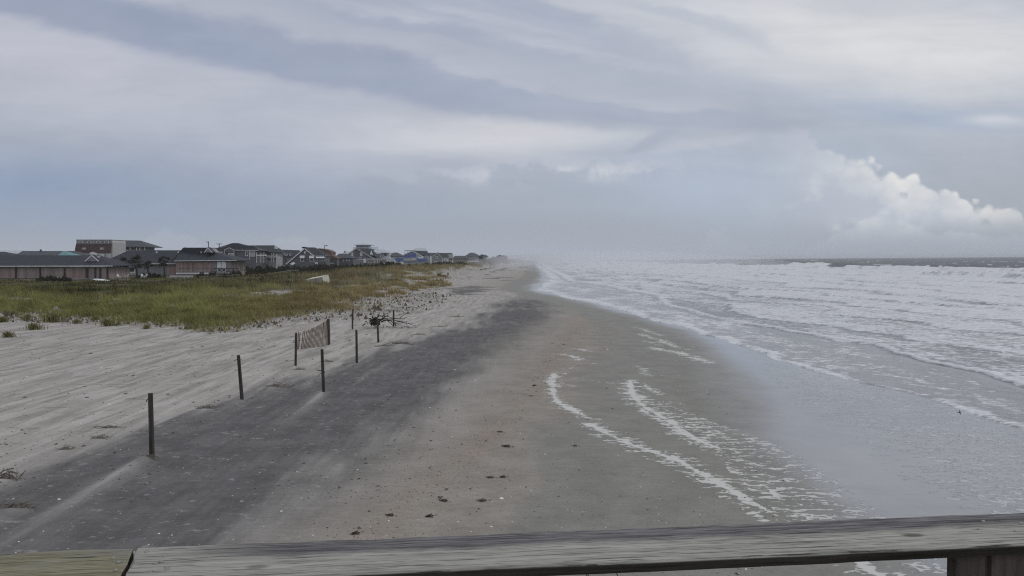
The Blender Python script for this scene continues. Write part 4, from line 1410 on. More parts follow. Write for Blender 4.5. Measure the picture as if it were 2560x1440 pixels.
    b.strip('stair_rail', [(972.5, 641), (990.5, 653.4)], .9, 'white', -1.9, .08, st)
    b.posts('stair_post', [978.5, 984.8], 648, 658, .8, 'white', -1.85, .12)
    b.strip('stair_brace', [(969, 657), (976, 650)], .8, 'offwhite', -1.8, .1)
    # --- faint house behind
    b = Bd('beach_house', 'faint grey hip roofed house left of the blue tarped house', 520, 990)
    b.box('wall', 976, 1006, 640, 664, 'pale', 0, 8, ground=True)
    b.sideroof('roof', 974, 1008, 980, 993, 631.2, 640.6, 'roof2', 6)
    b.window(991, 995, 641.4, 645, 'pale', 'glass', -.1, .6)
    b.box('tarp', 988, 1008, 645.4, 652.6, 'tarp', -.6, .3)
    # --- blue tarp house
    b = Bd('beach_house', 'pale gable house wrapped in blue storm tarps', 452, 1036)
    b.poly('wall', [(1008, 662), (1008, 637.4), (1030.5, 627.2), (1060, 643.5), (1060, 662)], 'pale', 0, 16)
    b.gableroof('roof', (1006.6, 638), (1030.5, 626.4), (1062, 644), 22, 'roof2', .4, .2)
    b.sideroof('roof', 1048, 1076, 1032, 1066, 626.4, 637, 'roof', 7, 2, 639.5, 627.4)
    b.strip('rake_trim', [(1007.4, 638.2), (1030.5, 627.2), (1061, 643.8)], 1.4, 'white', -.5, .1)
    b.poly('tarp', [(1008.4, 637.8), (1017.4, 634.6), (1039.6, 637.2), (1039.6, 643.0), (1008.4, 643.6)], 'tarp', -.25, .2)
    b.poly('tarp', [(1012, 634.8), (1030, 628.6), (1036, 631), (1040, 637), (1018, 634)], 'tarp', -.32, .1)
    b.window(1022.6, 1032.4, 632.6, 637, 'pale', 'glass', -.4, .8)
    b.box('tarp', 1000, 1008, 645.4, 652.4, 'tarp', -.5, .3)
    b.poly('tarp', [(1043, 646), (1068, 647), (1070, 653), (1056, 651.8), (1043, 653)], 'tarp', -1.5, .3)
    b.box('door', 1029, 1041, 644.6, 650, 'offwhite', -.2, .15)
    b.poly('awning', [(1045, 642.6), (1058, 642), (1058, 646.4), (1045, 646.4)], 'white', -1.0, .5)
    b.box('wall', 1056, 1076, 640, 662, 'pale', 2.5, 9, ground=True)
    b.box('porch_base', 1010, 1040, 652, 654, 'grey', -.8, .6)
    b.posts('porch_post', [1064, 1070, 1076], 640, 654, .9, 'white', 1.6, .2)
    b = Bd('beach_house', 'house with a pale upper roof rising behind the blue tarped house', 505, 1050)
    b.box('wall', 1038, 1063, 627, 664, 'pale', 0, 8, ground=True)
    b.sideroof('roof', 1030, 1064.5, 1038, 1063, 619.8, 627.4, 'roofpale', 5)
    b.box('deck', 1011, 1027, 625.4, 627.4, 'offwhite', 0, 3)
    b.posts('deck_post', [1012, 1018, 1025], 627.4, 645, .9, 'offwhite', .2, .2)
    # --- gable house
    b = Bd('beach_house', 'small grey gable house at the end of the clear row', 505, 1098)
    b.poly('wall', [(1081, 662), (1081, 643), (1092.8, 632.4), (1104, 643), (1104, 662)], 'grey', 0, 10)
    b.gableroof('roof', (1079.4, 644), (1092.8, 631.6), (1106, 644), 12, 'roof', .4, .2)
    b.sideroof('roof', 1096, 1121, 1094, 1117, 632.4, 643, 'roof', 6, 1)
    b.sideroof('roof', 1069, 1086, 1072, 1090, 632, 640, 'roof2', 6, 2)
    b.box('wall', 1102, 1118, 643, 662, 'pale', 1.2, 8, ground=True)
    b.box('wall', 1071, 1083, 639, 662, 'pale', 2.2, 8, ground=True)
    b.strip('rake_trim', [(1080, 644), (1092.8, 632.6), (1105.4, 644)], 1.0, 'offwhite', -.5, .1)
    b.window(1089, 1094, 641, 645.4, d0=-.06, fw=.8)
    b.railing(1086, 1123, 653, 657, 'white', -1.5, 3)
    b.posts('porch_post', [1106, 1111, 1117], 644, 656, .8, 'white', -.6, .2)
    b = Bd('beach_house', 'flat topped pale house just behind the small grey gable house', 560, 1122)
    b.box('wall', 1116, 1131, 634, 664, 'pale', 0, 8, ground=True)
    b.box('roof', 1115, 1128, 632.4, 634, 'roof2', -.4, 9)
    b.window(1120, 1124, 640, 645, 'white', d0=-.06, fw=.8)
    b.box('balcony', 1122, 1133, 646, 648, 'darkpost', -1, 1)
    # --- far hazy houses
    b = Bd('beach_house', 'long low brown house in the haze', 600, 1150)
    b.box('wall', 1132, 1168, 645, 666, 'tan', 0, 10, ground=True)
    b.sideroof('roof', 1130, 1170, 1137, 1162, 639.4, 646, 'roof2', 6)
    b = Bd('beach_house', 'hip roofed house with tall white window bays in the haze', 650, 1181)
    b.box('wall', 1166, 1197, 639.6, 666, 'grey', 0, 10, ground=True)
    b.sideroof('roof', 1162, 1200, 1175, 1185, 631.8, 640.0, 'roof2', 6)
    for x in (1170, 1178, 1186, 1191):
        b.window(x, x + 3, 641.4, 653, 'offwhite', 'glass', -.1, .7)
    b.box('deck', 1164, 1203, 653.4, 654.8, 'white', -2, 2)
    b = Bd('beach_house', 'white trimmed house with a small roof turret in the haze', 690, 1209)
    b.box('wall', 1200, 1218, 640, 666, 'pale', 0, 10, ground=True)
    b.sideroof('roof', 1198, 1221, 1203, 1214, 636.8, 641, 'roof2', 5)
    b.poly('roof_turret', [(1202, 637.6), (1206, 635.4), (1210, 637.6)], 'roof2', 2, 3)
    b.window(1203, 1207, 643, 648, 'white', d0=-.1, fw=.7)
    b.window(1211, 1215, 643, 648, 'white', d0=-.1, fw=.7)
    b.railing(1200, 1226, 650, 653.6, 'white', -1.5, 3)
    b = Bd('beach_house', 'farthest dark house with a pointed turret, fading in the haze', 830, 1254)
    b.box('wall', 1240, 1269, 642, 660, 'dark', 0, 12, ground=True)
    b.sideroof('roof', 1238, 1271, 1244, 1264, 638.6, 643.4, 'roof', 7)
    b.poly('roof_turret', [(1246, 640), (1250, 637), (1254, 640)], 'roof', 2, 3)
    b.box('balcony', 1255, 1270, 644, 645.4, 'offwhite', -.6, .6)


build_houses()


def build_poles():
    def pole(label, D, x, y0, yb, rad, arms, lamp=None):
        q = P(x, 655, D)
        g = hz(q[0], q[1])
        root = empty('utility_pole', (q[0], q[1], g), label, 'utility pole')
        top = P(x, y0, D)
        MB().tube([(q[0], q[1], g - .5), (top[0], q[1], top[2])], [rad, rad * .75], 8).build('pole', MT['pole'], root, True)
        for (x0, x1, y, w) in arms:
            a, b = P(x0, y, D - .2), P(x1, y, D - .2)
            MB().tube([a, b], w, 6).build('crossarm', MT['pole'], root)
            for xx in np.linspace(x0 + .6, x1 - .6, 3):
                c = P(xx, y, D - .2)
                MB().tube([c, c + np.array([0, 0, .28])], [.06, .04], 6).build('insulator', MT['lampgrey'], root)
        if lamp:
            a, b = P(x, lamp[1] + 1.2, D), P(lamp[0], lamp[1], D)
            MB().tube([a, (a + b) / 2 + np.array([0, 0, .12]), b], .05, 6).build('lamp_arm', MT['lampgrey'], root)
            MB().tube([b + np.array([-.3, 0, 0]), b, b + np.array([.35, 0, -.12])], [.1, .22, .08], 8).build('lamp_head', MT['lampgrey'], root)

    pole('thin utility pole with one short arm above the motel roof', 236, 521.2, 604, 640, .15, [(515, 521.5, 605.4, .06)])
    pole('utility pole with a wide crossarm beside the charcoal house', 246, 548, 608.4, 650, .16, [(541.5, 555.5, 610, .08)])
    pole('street lamp pole between the black house and the brown house', 296, 811.8, 612.4, 660, .16, [], (816.6, 613.6))
    pole('pale pole standing in front of the maroon mansard building', 240, 262.6, 616, 660, .2, [])


build_poles()


# ------------------------------------------------------------------ vegetation
def plant_material(name, green, brown, rough=.75):
    m, nt, b = new_mat(name)
    gr, lu = attr('brown'), attr('lum')
    c = mix(gr, green, brown)
    n = nt.nodes.new('ShaderNodeMix')
    n.data_type = 'RGBA'
    n.blend_type = 'MULTIPLY'
    n.inputs[0].default_value = 1.0
    nt.links.new(c, n.inputs[6])
    nt.links.new(xyz(lu, lu, lu), n.inputs[7])
    nt.links.new(n.outputs[2], b.inputs['Base Color'])
    b.inputs['Roughness'].default_value = rough
    b.inputs['Specular IOR Level'].default_value = .15
    tr = nt.nodes.new('ShaderNodeBsdfTranslucent')
    nt.links.new(n.outputs[2], tr.inputs[0])
    ms = nt.nodes.new('ShaderNodeMixShader')
    ms.inputs[0].default_value = .3
    nt.links.new(b.outputs[0], ms.inputs[1])
    nt.links.new(tr.outputs[0], ms.inputs[2])
    nt.links.new(ms.outputs[0], nt.nodes['Material Output'].inputs[0])
    return m


M_GRASS = plant_material('dune_grass_blades', (.215, .215, .078), (.27, .21, .11))
M_SHRUB = plant_material('shrub_leaves', (.042, .052, .03), (.075, .06, .042))


def blades(x, y, h, w, lean, rng):
    n = len(x)
    z = Hh(x, y) - .03
    a = rng.uniform(0, 2 * np.pi, n)
    dx, dy = np.cos(a) * w / 2, np.sin(a) * w / 2
    la = rng.normal(-1.57, .9, n)
    lx, ly = np.cos(la) * lean * h, np.sin(la) * lean * h
    b0 = np.stack([x - dx, y - dy, z], 1)
    b1 = np.stack([x + dx, y + dy, z], 1)
    m0 = np.stack([x - dx * .8 + lx * .35, y - dy * .8 + ly * .35, z + h * .6], 1)
    m1 = np.stack([x + dx * .8 + lx * .35, y + dy * .8 + ly * .35, z + h * .6], 1)
    t = np.stack([x + lx, y + ly, z + h], 1)
    v = np.stack([b0, b1, m1, m0, t], 1).reshape(-1, 3)
    i = np.arange(n)[:, None] * 5
    f = np.concatenate([i + [[0, 1, 2]], i + [[0, 2, 3]], i + [[3, 2, 4]]], 0)
    return v, f


def build_grass():
    rng = np.random.default_rng(5)
    N = 330000
    y = 1.0 / rng.uniform(1 / 420.0, 1 / 44.0, N)
    y[: N // 5] = rng.uniform(150, 700, N // 5)
    u = rng.uniform(-1.0, 0.0, N)
    x = u * y * .95
    e = dune_e(x, y)
    v = sst(0.0, 0.55, (e - 2.0) / 9.0 + fbm(x / 2.2, y / 2.6, 121, 4) * 0.9 - 0.12)
    v = v * sst(-.22, .12, fbm(x / 3.6, y / 4.6, 127, 3) * 1.3 + (e - 5) / 16.0)
    v = v * (1 - 0.6 * sst(0.15, 0.4, fbm(x / 6.0, y / 9.0, 123, 3)) * (1 - sst(4, 16, e)))
    patch = 1.25 * fbm(x / 1.6, y / 2.2, 171, 3)
    ok = (rng.uniform(0, 1, N) < v * np.clip(0.55 + patch * 1.6, .05, 1)) & (e < 95)
    x, y, e, patch = x[ok], y[ok], e[ok], patch[ok]
    n = len(x)
    px = 1280 + x / y * 1950
    hgt = (.38 + .5 * rng.uniform(0, 1, n)) * (0.75 + 0.8 * np.clip(patch + .2, 0, .8)) * (1 - .45 * sst(20, 45, e))
    hgt = hgt * (1 + .25 * sst(120, 220, y))
    w = (.011 + .00042 * y) * rng.uniform(.7, 1.4, n)
    br = sst(420, 800, px + 220 * fbm(x / 9, y / 14, 181, 3)) * (.55 + .9 * np.clip(fbm(x / 5, y / 8, 183, 3) + .25, 0, .6))
    br = np.clip(br * (1 - .75 * sst(26, 60, e)) + rng.normal(0, .14, n), 0, 1)
    dkp = sst(.02, .3, fbm(x / 7, y / 11, 191, 4)) * sst(9, 18, e)
    hgt = hgt * (1 - .35 * dkp)
    lu = np.clip(.92 - .42 * dkp + 1.25 * fbm(x / 3, y / 5, 187, 4) + .52 * (1 - sst(6, 22, e)) - .50 * sst(14, 40, e) * (1 - sst(100, 160, y) * .3) + rng.normal(0, .16, n), .22, 1.7)
    K = 1000
    cy = 1.0 / rng.uniform(1 / 190.0, 1 / 48.0, 30 * K)
    cx = rng.uniform(-.7, -.08, 30 * K) * cy
    ce = dune_e(cx, cy)
    sel = np.nonzero(rng.uniform(0, 1, 30 * K) < np.exp(-((ce - 1.0) / 4.6) ** 2) * (ce > -7))[0][:K]
    cx, cy, K = cx[sel], cy[sel], len(sel)
    cn = (rng.integers(20, 170, K) * np.clip((ce[sel] + 8) / 10, .25, 1)).astype(int)
    ci = np.repeat(np.arange(K), cn)
    cr = rng.uniform(.15, .7, K)[ci]
    x2 = cx[ci] + rng.normal(0, 1, len(ci)) * cr * 1.2
    y2 = cy[ci] + rng.normal(0, 1, len(ci)) * cr
    ch = rng.uniform(.25, .8, K)[ci] * rng.uniform(.5, 1.15, len(ci))
    cb = np.clip(np.clip((1280 + cx / cy * 1950 - 450) / 500, 0, .8)[ci] + rng.normal(0, .15, len(ci)), 0, 1)
    cl = np.clip(rng.uniform(.8, 1.65, K)[ci] + rng.normal(0, .15, len(ci)), .3, 1.7)
    x, y, hgt = np.concatenate([x, x2]), np.concatenate([y, y2]), np.concatenate([hgt, ch])
    w = np.concatenate([w, (.011 + .0004 * y2) * rng.uniform(.7, 1.3, len(ci))])
    br, lu = np.concatenate([br, cb]), np.concatenate([lu, cl])
    n = len(x)
    vv, f = blades(x, y, hgt, w, rng.uniform(.15, .8, n), rng)
    o = new_mesh_np('dune_grass', vv, f, M_GRASS, dict(brown=np.repeat(br, 5), lum=np.repeat(lu, 5)), smooth=False)
    tag(o, kind='stuff')
    # single tufts standing on the bare sand in front of the field
    rng = np.random.default_rng(11)
    var = []
    for k in range(4):
        n = 170
        r = np.clip(np.abs(rng.normal(0, .3, n)), 0, .75)
        a = rng.uniform(0, 6.28, n)
        bx, by = r * np.cos(a) * 1.25, r * np.sin(a)
        h = rng.uniform(.35, .8, n) * (1 - .35 * np.clip(r, 0, 1))
        z = 0 * bx
        la = rng.normal(-1.4, 1.0, n)
        le = rng.uniform(.2, .9, n) * h
        aa = rng.uniform(0, 6.28, n)
        w = .03 * rng.uniform(.7, 1.3, n)
        dx, dy = np.cos(aa) * w / 2, np.sin(aa) * w / 2
        b0 = np.stack([bx - dx, by - dy, z - .12], 1)
        b1 = np.stack([bx + dx, by + dy, z - .12], 1)
        m1 = np.stack([bx + dx + np.cos(la) * le * .35, by + dy + np.sin(la) * le * .35, h * .62], 1)
        m0 = np.stack([bx - dx + np.cos(la) * le * .35, by - dy + np.sin(la) * le * .35, h * .62], 1)
        t = np.stack([bx + np.cos(la) * le, by + np.sin(la) * le, h * .95], 1)
        vv = np.stack([b0, b1, m1, m0, t], 1).reshape(-1, 3)
        i = np.arange(n)[:, None] * 5
        f = np.concatenate([i + [[0, 1, 2]], i + [[0, 2, 3]], i + [[3, 2, 4]]], 0)
        me_o = new_mesh_np('grass_tuft', vv, f, M_GRASS, dict(brown=np.repeat(np.clip(rng.normal(.25, .15, n), 0, 1), 5), lum=np.repeat(np.clip(rng.normal(.85, .2, n), .3, 1.4), 5)), smooth=False)
        var.append(me_o)
    spots = [(66, 800, 1.0), (130, 805, 1.7), (84, 824, 1.0), (220, 792, .8), (272, 815, 1.1), (238, 800, .7), (350, 792, 1.3), (395, 805, 1.0), (420, 785, 1.3), (465, 790, 1.3),
             (490, 812, .8), (520, 806, .9), (583, 800, .9), (628, 806, .8), (5, 806, .9), (30, 790, .9), (365, 822, .6), (190, 808, .7), (300, 790, 1.0), (610, 790, .9), (555, 796, .9), (665, 795, .8),
             (22, 843, .8), (745, 765, .8), (790, 770, .6), (850, 765, .7)]
    for i, (a, b, s) in enumerate(spots):
        src = var[i % 4]
        if i < 4:
            o = src
        else:
            o = src.copy()
            COL.objects.link(o)
        q = G(a, b)
        o.location = q
        o.scale = (s * .95, s * .95, s * .8)
        o.rotation_euler = (0, 0, rng.uniform(0, 6.28))
        tag(o, 'small tuft of green dune grass on bare sand in front of the grass field', 'grass tuft', 'grass tufts on the bare sand')


build_grass()


def leaf_cloud(rng, n, rad, lo=.2, size=.2):
    d = rng.normal(0, 1, (n, 3))
    d /= np.linalg.norm(d, axis=1)[:, None]
    d[:, 2] = np.abs(d[:, 2])
    r = rng.uniform(.45, 1.0, n) ** .6
    bump_ = 1 + .3 * np.sin(d[:, 0] * 5 + 1) * np.sin(d[:, 1] * 4 + 2) + .2 * np.sin(d[:, 2] * 7 + d[:, 0] * 3)
    c = d * (r * bump_)[:, None] * np.array(rad)
    u = rng.normal(0, 1, (n, 3))
    u /= np.linalg.norm(u, axis=1)[:, None]
    v = np.cross(u, rng.normal(0, 1, (n, 3)))
    v /= np.linalg.norm(v, axis=1)[:, None]
    s = size * rng.uniform(.6, 1.4, n)[:, None]
    vv = np.stack([c - u * s, c + v * s * .6, c + u * s, c - v * s * .6], 1).reshape(-1, 3)
    f = np.arange(n * 4).reshape(-1, 4)
    return vv, f, np.repeat(np.clip(rng.normal(.85, .25, n), .3, 1.6), 4), np.repeat(np.clip(rng.normal(.3, .25, n), 0, 1), 4)


def build_shrubs():
    rng = np.random.default_rng(21)
    var = []
    for k in range(3):
        vv, f, lu, br = leaf_cloud(rng, 520, (1.0, .9, .8), size=.17)
        o = new_mesh_np('dune_shrub', vv, f, M_SHRUB, dict(lum=lu, brown=br), smooth=False)
        var.append(o)
    k = 0

    def put(px, D, w, h, label, grp, zoff=-.15):
        nonlocal k
        o = var[k % 3] if k < 3 else var[k % 3].copy()
        if k >= 3:
            COL.objects.link(o)
        q = P(px, 655, D)
        o.location = (q[0], q[1], hz(q[0], q[1]) + zoff)
        o.scale = (w, w * .8, h)
        o.rotation_euler = (0, 0, rng.uniform(0, 6.28))
        tag(o, label, 'shrub', grp)
        k += 1
    row = 'dark dune shrub in the hedge like belt in front of the beach houses'
    for px in np.arange(585, 1010, 8.5):
        D = np.interp(px, [585, 760, 900, 1010], [215, 255, 290, 330]) + rng.uniform(-14, 14)
        put(px + rng.uniform(-3, 3), D, rng.uniform(1.2, 2.3), rng.uniform(1.5, 2.6), row, 'shrub belt in front of the houses')
    for px in (100, 108, 118, 127, 137, 146, 155, 163, 172):
        put(px, 152 + rng.uniform(-3, 3), rng.uniform(.6, 1.0), rng.uniform(.7, 1.3), 'low dark shrub against the brown shuttered wall of the left motel wing', 'shrubs by the motel wall')
    for px, D, w, h in [(355, 172, .9, 1.2), (372, 173, 1.0, 1.4), (383, 174, 1.1, 1.2), (395, 172, .8, .9), (500, 172, .8, 1.3), (507, 173, .7, 1.2), (526, 174, .8, 1.4), (536, 174, .9, 1.3), (560, 176, .8, 1.0), (575, 176, 1.0, 1.1), (583, 178, 1.0, 1.6), (596, 180, .9, 1.3), (622, 182, 1.0, 1.5), (632, 182, .9, 1.2)]:
        put(px, D, w, h, 'low dark shrub beside the red brown motel wing', 'shrubs by the stepped motel wing')
    for px in np.arange(1020, 1165, 7):
        D = rng.uniform(395, 470)
        put(px, D, rng.uniform(1.6, 3.0), rng.uniform(1.0, 1.9), 'dune shrub below the far houses past the blue tarps', 'shrubs below the far houses')
    for px in np.arange(1200, 1340, 5):
        D = np.interp(px, [1200, 1340], [640, 1500]) + rng.uniform(-30, 30)
        put(px, D, rng.uniform(4, 9), rng.uniform(2.2, 4.2) * (1.6 if px < 1310 else 1), 'dark scrub mound fading into the haze beyond the last houses', 'far scrub fading in the haze')


build_shrubs()

M_PALM = plant_material('palm_leaves', (.032, .042, .028), (.07, .055, .04))


def build_palms():
    rng = np.random.default_rng(31)
    trunk_m = simple('palm_trunk', (.06, .05, .045), .9, .3, 4.0, (1, 1, 3), .4)
    for (px, D, ytop, ybase, sp, lab) in [(308.6, 168, 656, 696, 1.45, 'palm tree with a narrow upright crown by the motel stairs'), (341, 170, 655, 695, 1.95, 'palm tree with the broadest drooping crown before the motel porch'),
                                          (369, 172, 660, 694, 1.1, 'thin ragged palm tree between the broad palm and the shutters'), (410, 173, 650, 690, 1.45, 'tall rounded palm tree in front of the red brown motel shutters')]:
        q = P(px, 655, D)
        g = hz(q[0], q[1])
        root = empty('palm_tree', (q[0], q[1], g), lab, 'palm tree', 'palms by the motel')
        top = P(px, ytop, D)
        th = top[2] - .1
        path = [(q[0], q[1], g - .3), (q[0] + .08, q[1], g + (th - g) * .4), (q[0] - .03, q[1], g + (th - g) * .75), (q[0], q[1], th)]
        MB().tube(path, [.2, .17, .16, .13], 8).build('trunk', trunk_m, root, True)
        V, Fc, LU, BR = [], [], [], []
        nb = 0
        for i in range(26):
            az = rng.uniform(0, 6.28)
            el = rng.uniform(-.9, 1.35)
            ln = sp * rng.uniform(.7, 1.1)
            d = np.array([math.cos(az) * math.cos(el), math.sin(az) * math.cos(el), math.sin(el)])
            st = np.array([q[0], q[1], th])
            mid = st + d * ln * .55
            for j in range(16):        # fan of leaflets
                sp_a = (j - 7.5) / 7.5 * 1.15
                side = np.cross(d, [0, 0, 1.0])
                side /= np.linalg.norm(side) + 1e-6
                dd = d * math.cos(sp_a) + side * math.sin(sp_a)
                tip = mid + dd * ln * .6 * rng.uniform(.8, 1.1) + np.array([0, 0, -.25 * ln * rng.uniform(.3, 1.2)])
                w = side * .035 + np.array([0, 0, .03])
                V += [mid - w, mid + w, (mid + tip) / 2 + w * 1.2, tip, (mid + tip) / 2 - w * 1.2]
                Fc.append((nb, nb + 1, nb + 2, nb + 3, nb + 4))
                nb += 5
                LU += [rng.uniform(.6, 1.3)] * 5
                BR += [.8 if el < -.4 else rng.uniform(0, .4)] * 5
            V += [st + [0, 0, .02], st - [0, 0, .02], mid - [0, 0, .015], mid + [0, 0, .015], mid]
            Fc.append((nb, nb + 1, nb + 2, nb + 3, nb + 4))
            nb += 5
            LU += [.8] * 5
            BR += [.5] * 5
        co = np.array(V) - np.array(root.location)
        o = new_mesh_np('crown', co, np.array(Fc), M_PALM, dict(lum=np.array(LU), brown=np.array(BR)), smooth=False, parent=root)


build_palms()

# ------------------------------------------------------------------ things on the beach
M_POST = simple('weathered_post_wood', (.062, .053, .047), .85, .4, 7.0, (3, 3, .25), .5, fine=.5)
M_SLAT = simple('reddish_slat_wood', (.165, .105, .076), .85, .3, 5.0, (3, 3, .3), .3, fine=.25)
M_DRIFT = simple('driftwood_bark', (.05, .04, .034), .9, .35, 9.0, (2, 2, 1), .5)
M_WIRE = simple('rusty_wire', (.07, .05, .04), .7, .3, 20.0)


def post_mesh(t, b, rad, root, name='post'):
    w = G(*b)
    top = P(t[0], t[1], w[1])
    ax = top - w
    pth = [w - ax * .3, w, w + ax * .35, w + ax * .7, w + ax * .985, w + ax]
    mb = MB()
    mb.tube(pth, [rad * 1.05, rad * 1.04, rad, rad * .98, rad * .96, rad * .9], 10)
    return mb.build(name, M_POST, root, True)


def build_posts():
    labs = {0: 'nearest dark round post on the beach, with a splinter of slat near its top', 1: 'leaning dark post between the nearest post and the slat fence', 3: 'dark post in front of the slat fence with twigs snagged halfway up',
            4: 'dark post standing alone right of the slat fence on the dark sand', 6: 'farthest left thin post behind the slat fence on pale sand', 7: 'dark post standing in front of the driftwood root', 8: 'dark post behind the driftwood branches'}
    for i, (t, b, r) in enumerate(POSTS):
        if i in (2, 5):
            continue
        w = _POSTW[i]
        root = empty('fence_post', (w[0], w[1], hz(w[0], w[1])), labs[i], 'post', 'beach fence posts')
        post_mesh(t, b, r, root)
        D = w[1]
        if i == 0:
            MB().solid([P(372, 991, D - .06), P(374, 993, D - .06), P(366, 1006, D - .07), P(364, 1004, D - .07)], [P(372, 991, D - .03), P(374, 993, D - .03), P(366, 1006, D - .04), P(364, 1004, D - .04)]).build('broken_slat', M_SLAT, root)
        if i == 1:
            MB().tube([P(586, 901, D - .05), P(592, 899, D - .07), P(606, 900, D - .03)], .012, 5).build('broken_slat', M_SLAT, root)
        if i == 3:
            MB().tube([P(791, 925, D - .1), P(800, 926, D - .08), P(810, 928, D - .06), P(812, 931, D)], .014, 5).build('snagged_twig', M_DRIFT, root)
            MB().tube([P(794, 942, D - .1), P(801, 934, D - .09), P(808, 929, D - .07)], .008, 5).build('snagged_twig', M_DRIFT, root)
        if i == 4:
            MB().tube([P(889, 893, D - .07), P(893, 888, D - .08), P(890, 884, D - .06)], .02, 5).build('snagged_twig', M_DRIFT, root)
    # slat fence
    w2, w5 = _POSTW[2], _POSTW[5]
    root = empty('sand_fence', (w2[0], w2[1], hz(w2[0], w2[1])), 'sagging section of reddish slat fence strung between two posts', 'fence')
    post_mesh(*POSTS[2], root, 'fence_post_left'.replace('_left', ''))
    post_mesh(*POSTS[5], root, 'fence_post')
    rng = random.Random(4)
    mb = MB()
    n = 24
    tops = []
    for i in range(n):
        t = i / (n - 1)
        D = w2[1] + (w5[1] - w2[1]) * t - .03
        bx, by = np.interp(t, [0, .55, 1], [743.5, 785, 819]), np.interp(t, [0, .55, 1], [871, 866.5, 860.5])
        tx = np.interp(t, [0, .3, .7, 1], [746, 775, 803, 819.5]) + rng.uniform(-.6, .6)
        ty = np.interp(t, [0, .42, .8, 1], [832, 820, 806, 800]) + rng.uniform(-1.2, 1.2)
        if i < 3:
            bx, tx = 742 + i * 2.2, 742 + i * 4.2
        a, b = P(bx, by + 3, D), P(tx, ty, D + rng.uniform(-.02, .02))
        hw = np.array([.016, 0, 0])
        mb.solid([a - hw, a + hw, b + hw, b - hw], [a - hw + [0, .012, 0], a + hw + [0, .012, 0], b + hw + [0, .012, 0], b - hw + [0, .012, 0]])
        tops.append((a, b))
    mb.build('slat_panel', M_SLAT, root)
    mb = MB()
    for fr in (.14, .5, .86):
        mb.tube([a + (b - a) * fr + np.array([0, -.012, 0]) for a, b in tops], .005, 4)
    mb.build('tie_wire', M_WIRE, root)
    MB().tube([P(823, 797, w5[1] + .05), P(825, 861, w5[1] + .05)], .028, 6).build('spare_slat', M_SLAT, root)
    MB().tube([P(732, 852, w2[1]), P(736, 856, w2[1] - .05), P(741, 862, w2[1] - .06)], .009, 4).build('loose_wire', M_WIRE, root)


build_posts()


def build_driftwood():
    base = G(952, 820)
    D0 = base[1]
    root = empty('driftwood_tree', base, 'uprooted dark driftwood tree with tangled roots and bare branches among the posts', 'driftwood')
    rng = np.random.default_rng(8)

    def pp(c, d):
        px, py = 900 + c[0] / 16.0, 760 + c[1] / 16.0
        return P(px, py, D0 + d)
    br = [([(480, 640), (640, 560), (760, 465), (900, 482), (1130, 505), (1225, 550)], .055), ([(840, 610), (1010, 520), (1100, 470), (1170, 430)], .04), ([(850, 640), (960, 592), (1080, 580), (1180, 600)], .05),
          ([(850, 720), (960, 655), (1080, 632), (1180, 720), (1260, 800), (1320, 870)], .055), ([(1080, 630), (1240, 665), (1320, 730), (1400, 810), (1430, 890)], .045), ([(1220, 560), (1400, 582), (1600, 572), (1760, 602), (1850, 540), (2045, 490)], .032),
          ([(1600, 560), (1700, 480), (1810, 385), (1990, 382), (2060, 440)], .022), ([(1160, 640), (1330, 630), (1500, 680), (1640, 690), (1870, 702), (2040, 660)], .03), ([(1330, 780), (1520, 702), (1650, 692), (1720, 745), (1900, 770), (2220, 772)], .028),
          ([(1660, 740), (1900, 772), (2100, 832), (2240, 880), (2200, 1040)], .024), ([(1400, 790), (1560, 760), (1720, 746)], .026), ([(1640, 985), (1700, 920), (1850, 892), (1960, 905)], .02), ([(1850, 695), (1862, 820), (1980, 940), (2070, 1010)], .018),
          ([(925, 985), (940, 850), (985, 760)], .022), ([(90, 860), (190, 825), (205, 700), (290, 700)], .04), ([(1420, 800), (1480, 870), (1540, 880)], .02), ([(1380, 760), (1440, 840), (1420, 900)], .025), ([(1500, 830), (1570, 805), (1650, 850), (1640, 980)], .016),
          ([(1830, 910), (1960, 960), (2080, 930)], .016), ([(1900, 880), (2010, 1010), (2090, 1040)], .018), ([(230, 640), (330, 545), (340, 700)], .02), ([(1050, 905), (1150, 920), (1230, 905)], .025)]
    for pts, r in br:
        k = len(pts)
        d0 = rng.uniform(-.5, .5)
        path = []
        for i in range(k - 1):
            for s in (0, .5):
                c = np.array(pts[i]) * (1 - s) + np.array(pts[i + 1]) * s
                path.append(pp(c + rng.normal(0, 5, 2), d0 + .25 * math.sin(i * 1.3 + s + d0 * 5) * (i > 0)))
        path.append(pp(pts[-1], d0 + rng.uniform(-.3, .3)))
        for q in path:
            q[2] = max(q[2], hz(q[0], q[1]) - .03)
        rad = [r * (1 - .72 * i / (len(path) - 1)) for i in range(len(path))]
        MB().tube(path, rad, 6).build('branch', M_DRIFT, root, True)
    mb = MB()
    for i in range(85):
        c = np.array([610, 720]) + rng.normal(0, 1, 2) * [125, 75]
        a = rng.uniform(0, 6.28)
        ln = rng.uniform(80, 240)
        pts = [c + np.array([math.cos(a), math.sin(a) * .8]) * ln * s + rng.normal(0, 24, 2) for s in (-.5, -.15, .2, .5)]
        d = rng.uniform(-.6, .6)
        path = [pp(q, d + rng.uniform(-.15, .15)) for q in pts]
        for q in path:
            q[2] = max(q[2], hz(q[0], q[1]) - .04)
        r = rng.uniform(.012, .045)
        mb.tube(path, [r, r * .9, r * .7, r * .3], 5)
    mb.build('root_ball', M_DRIFT, root, True)


build_driftwood()


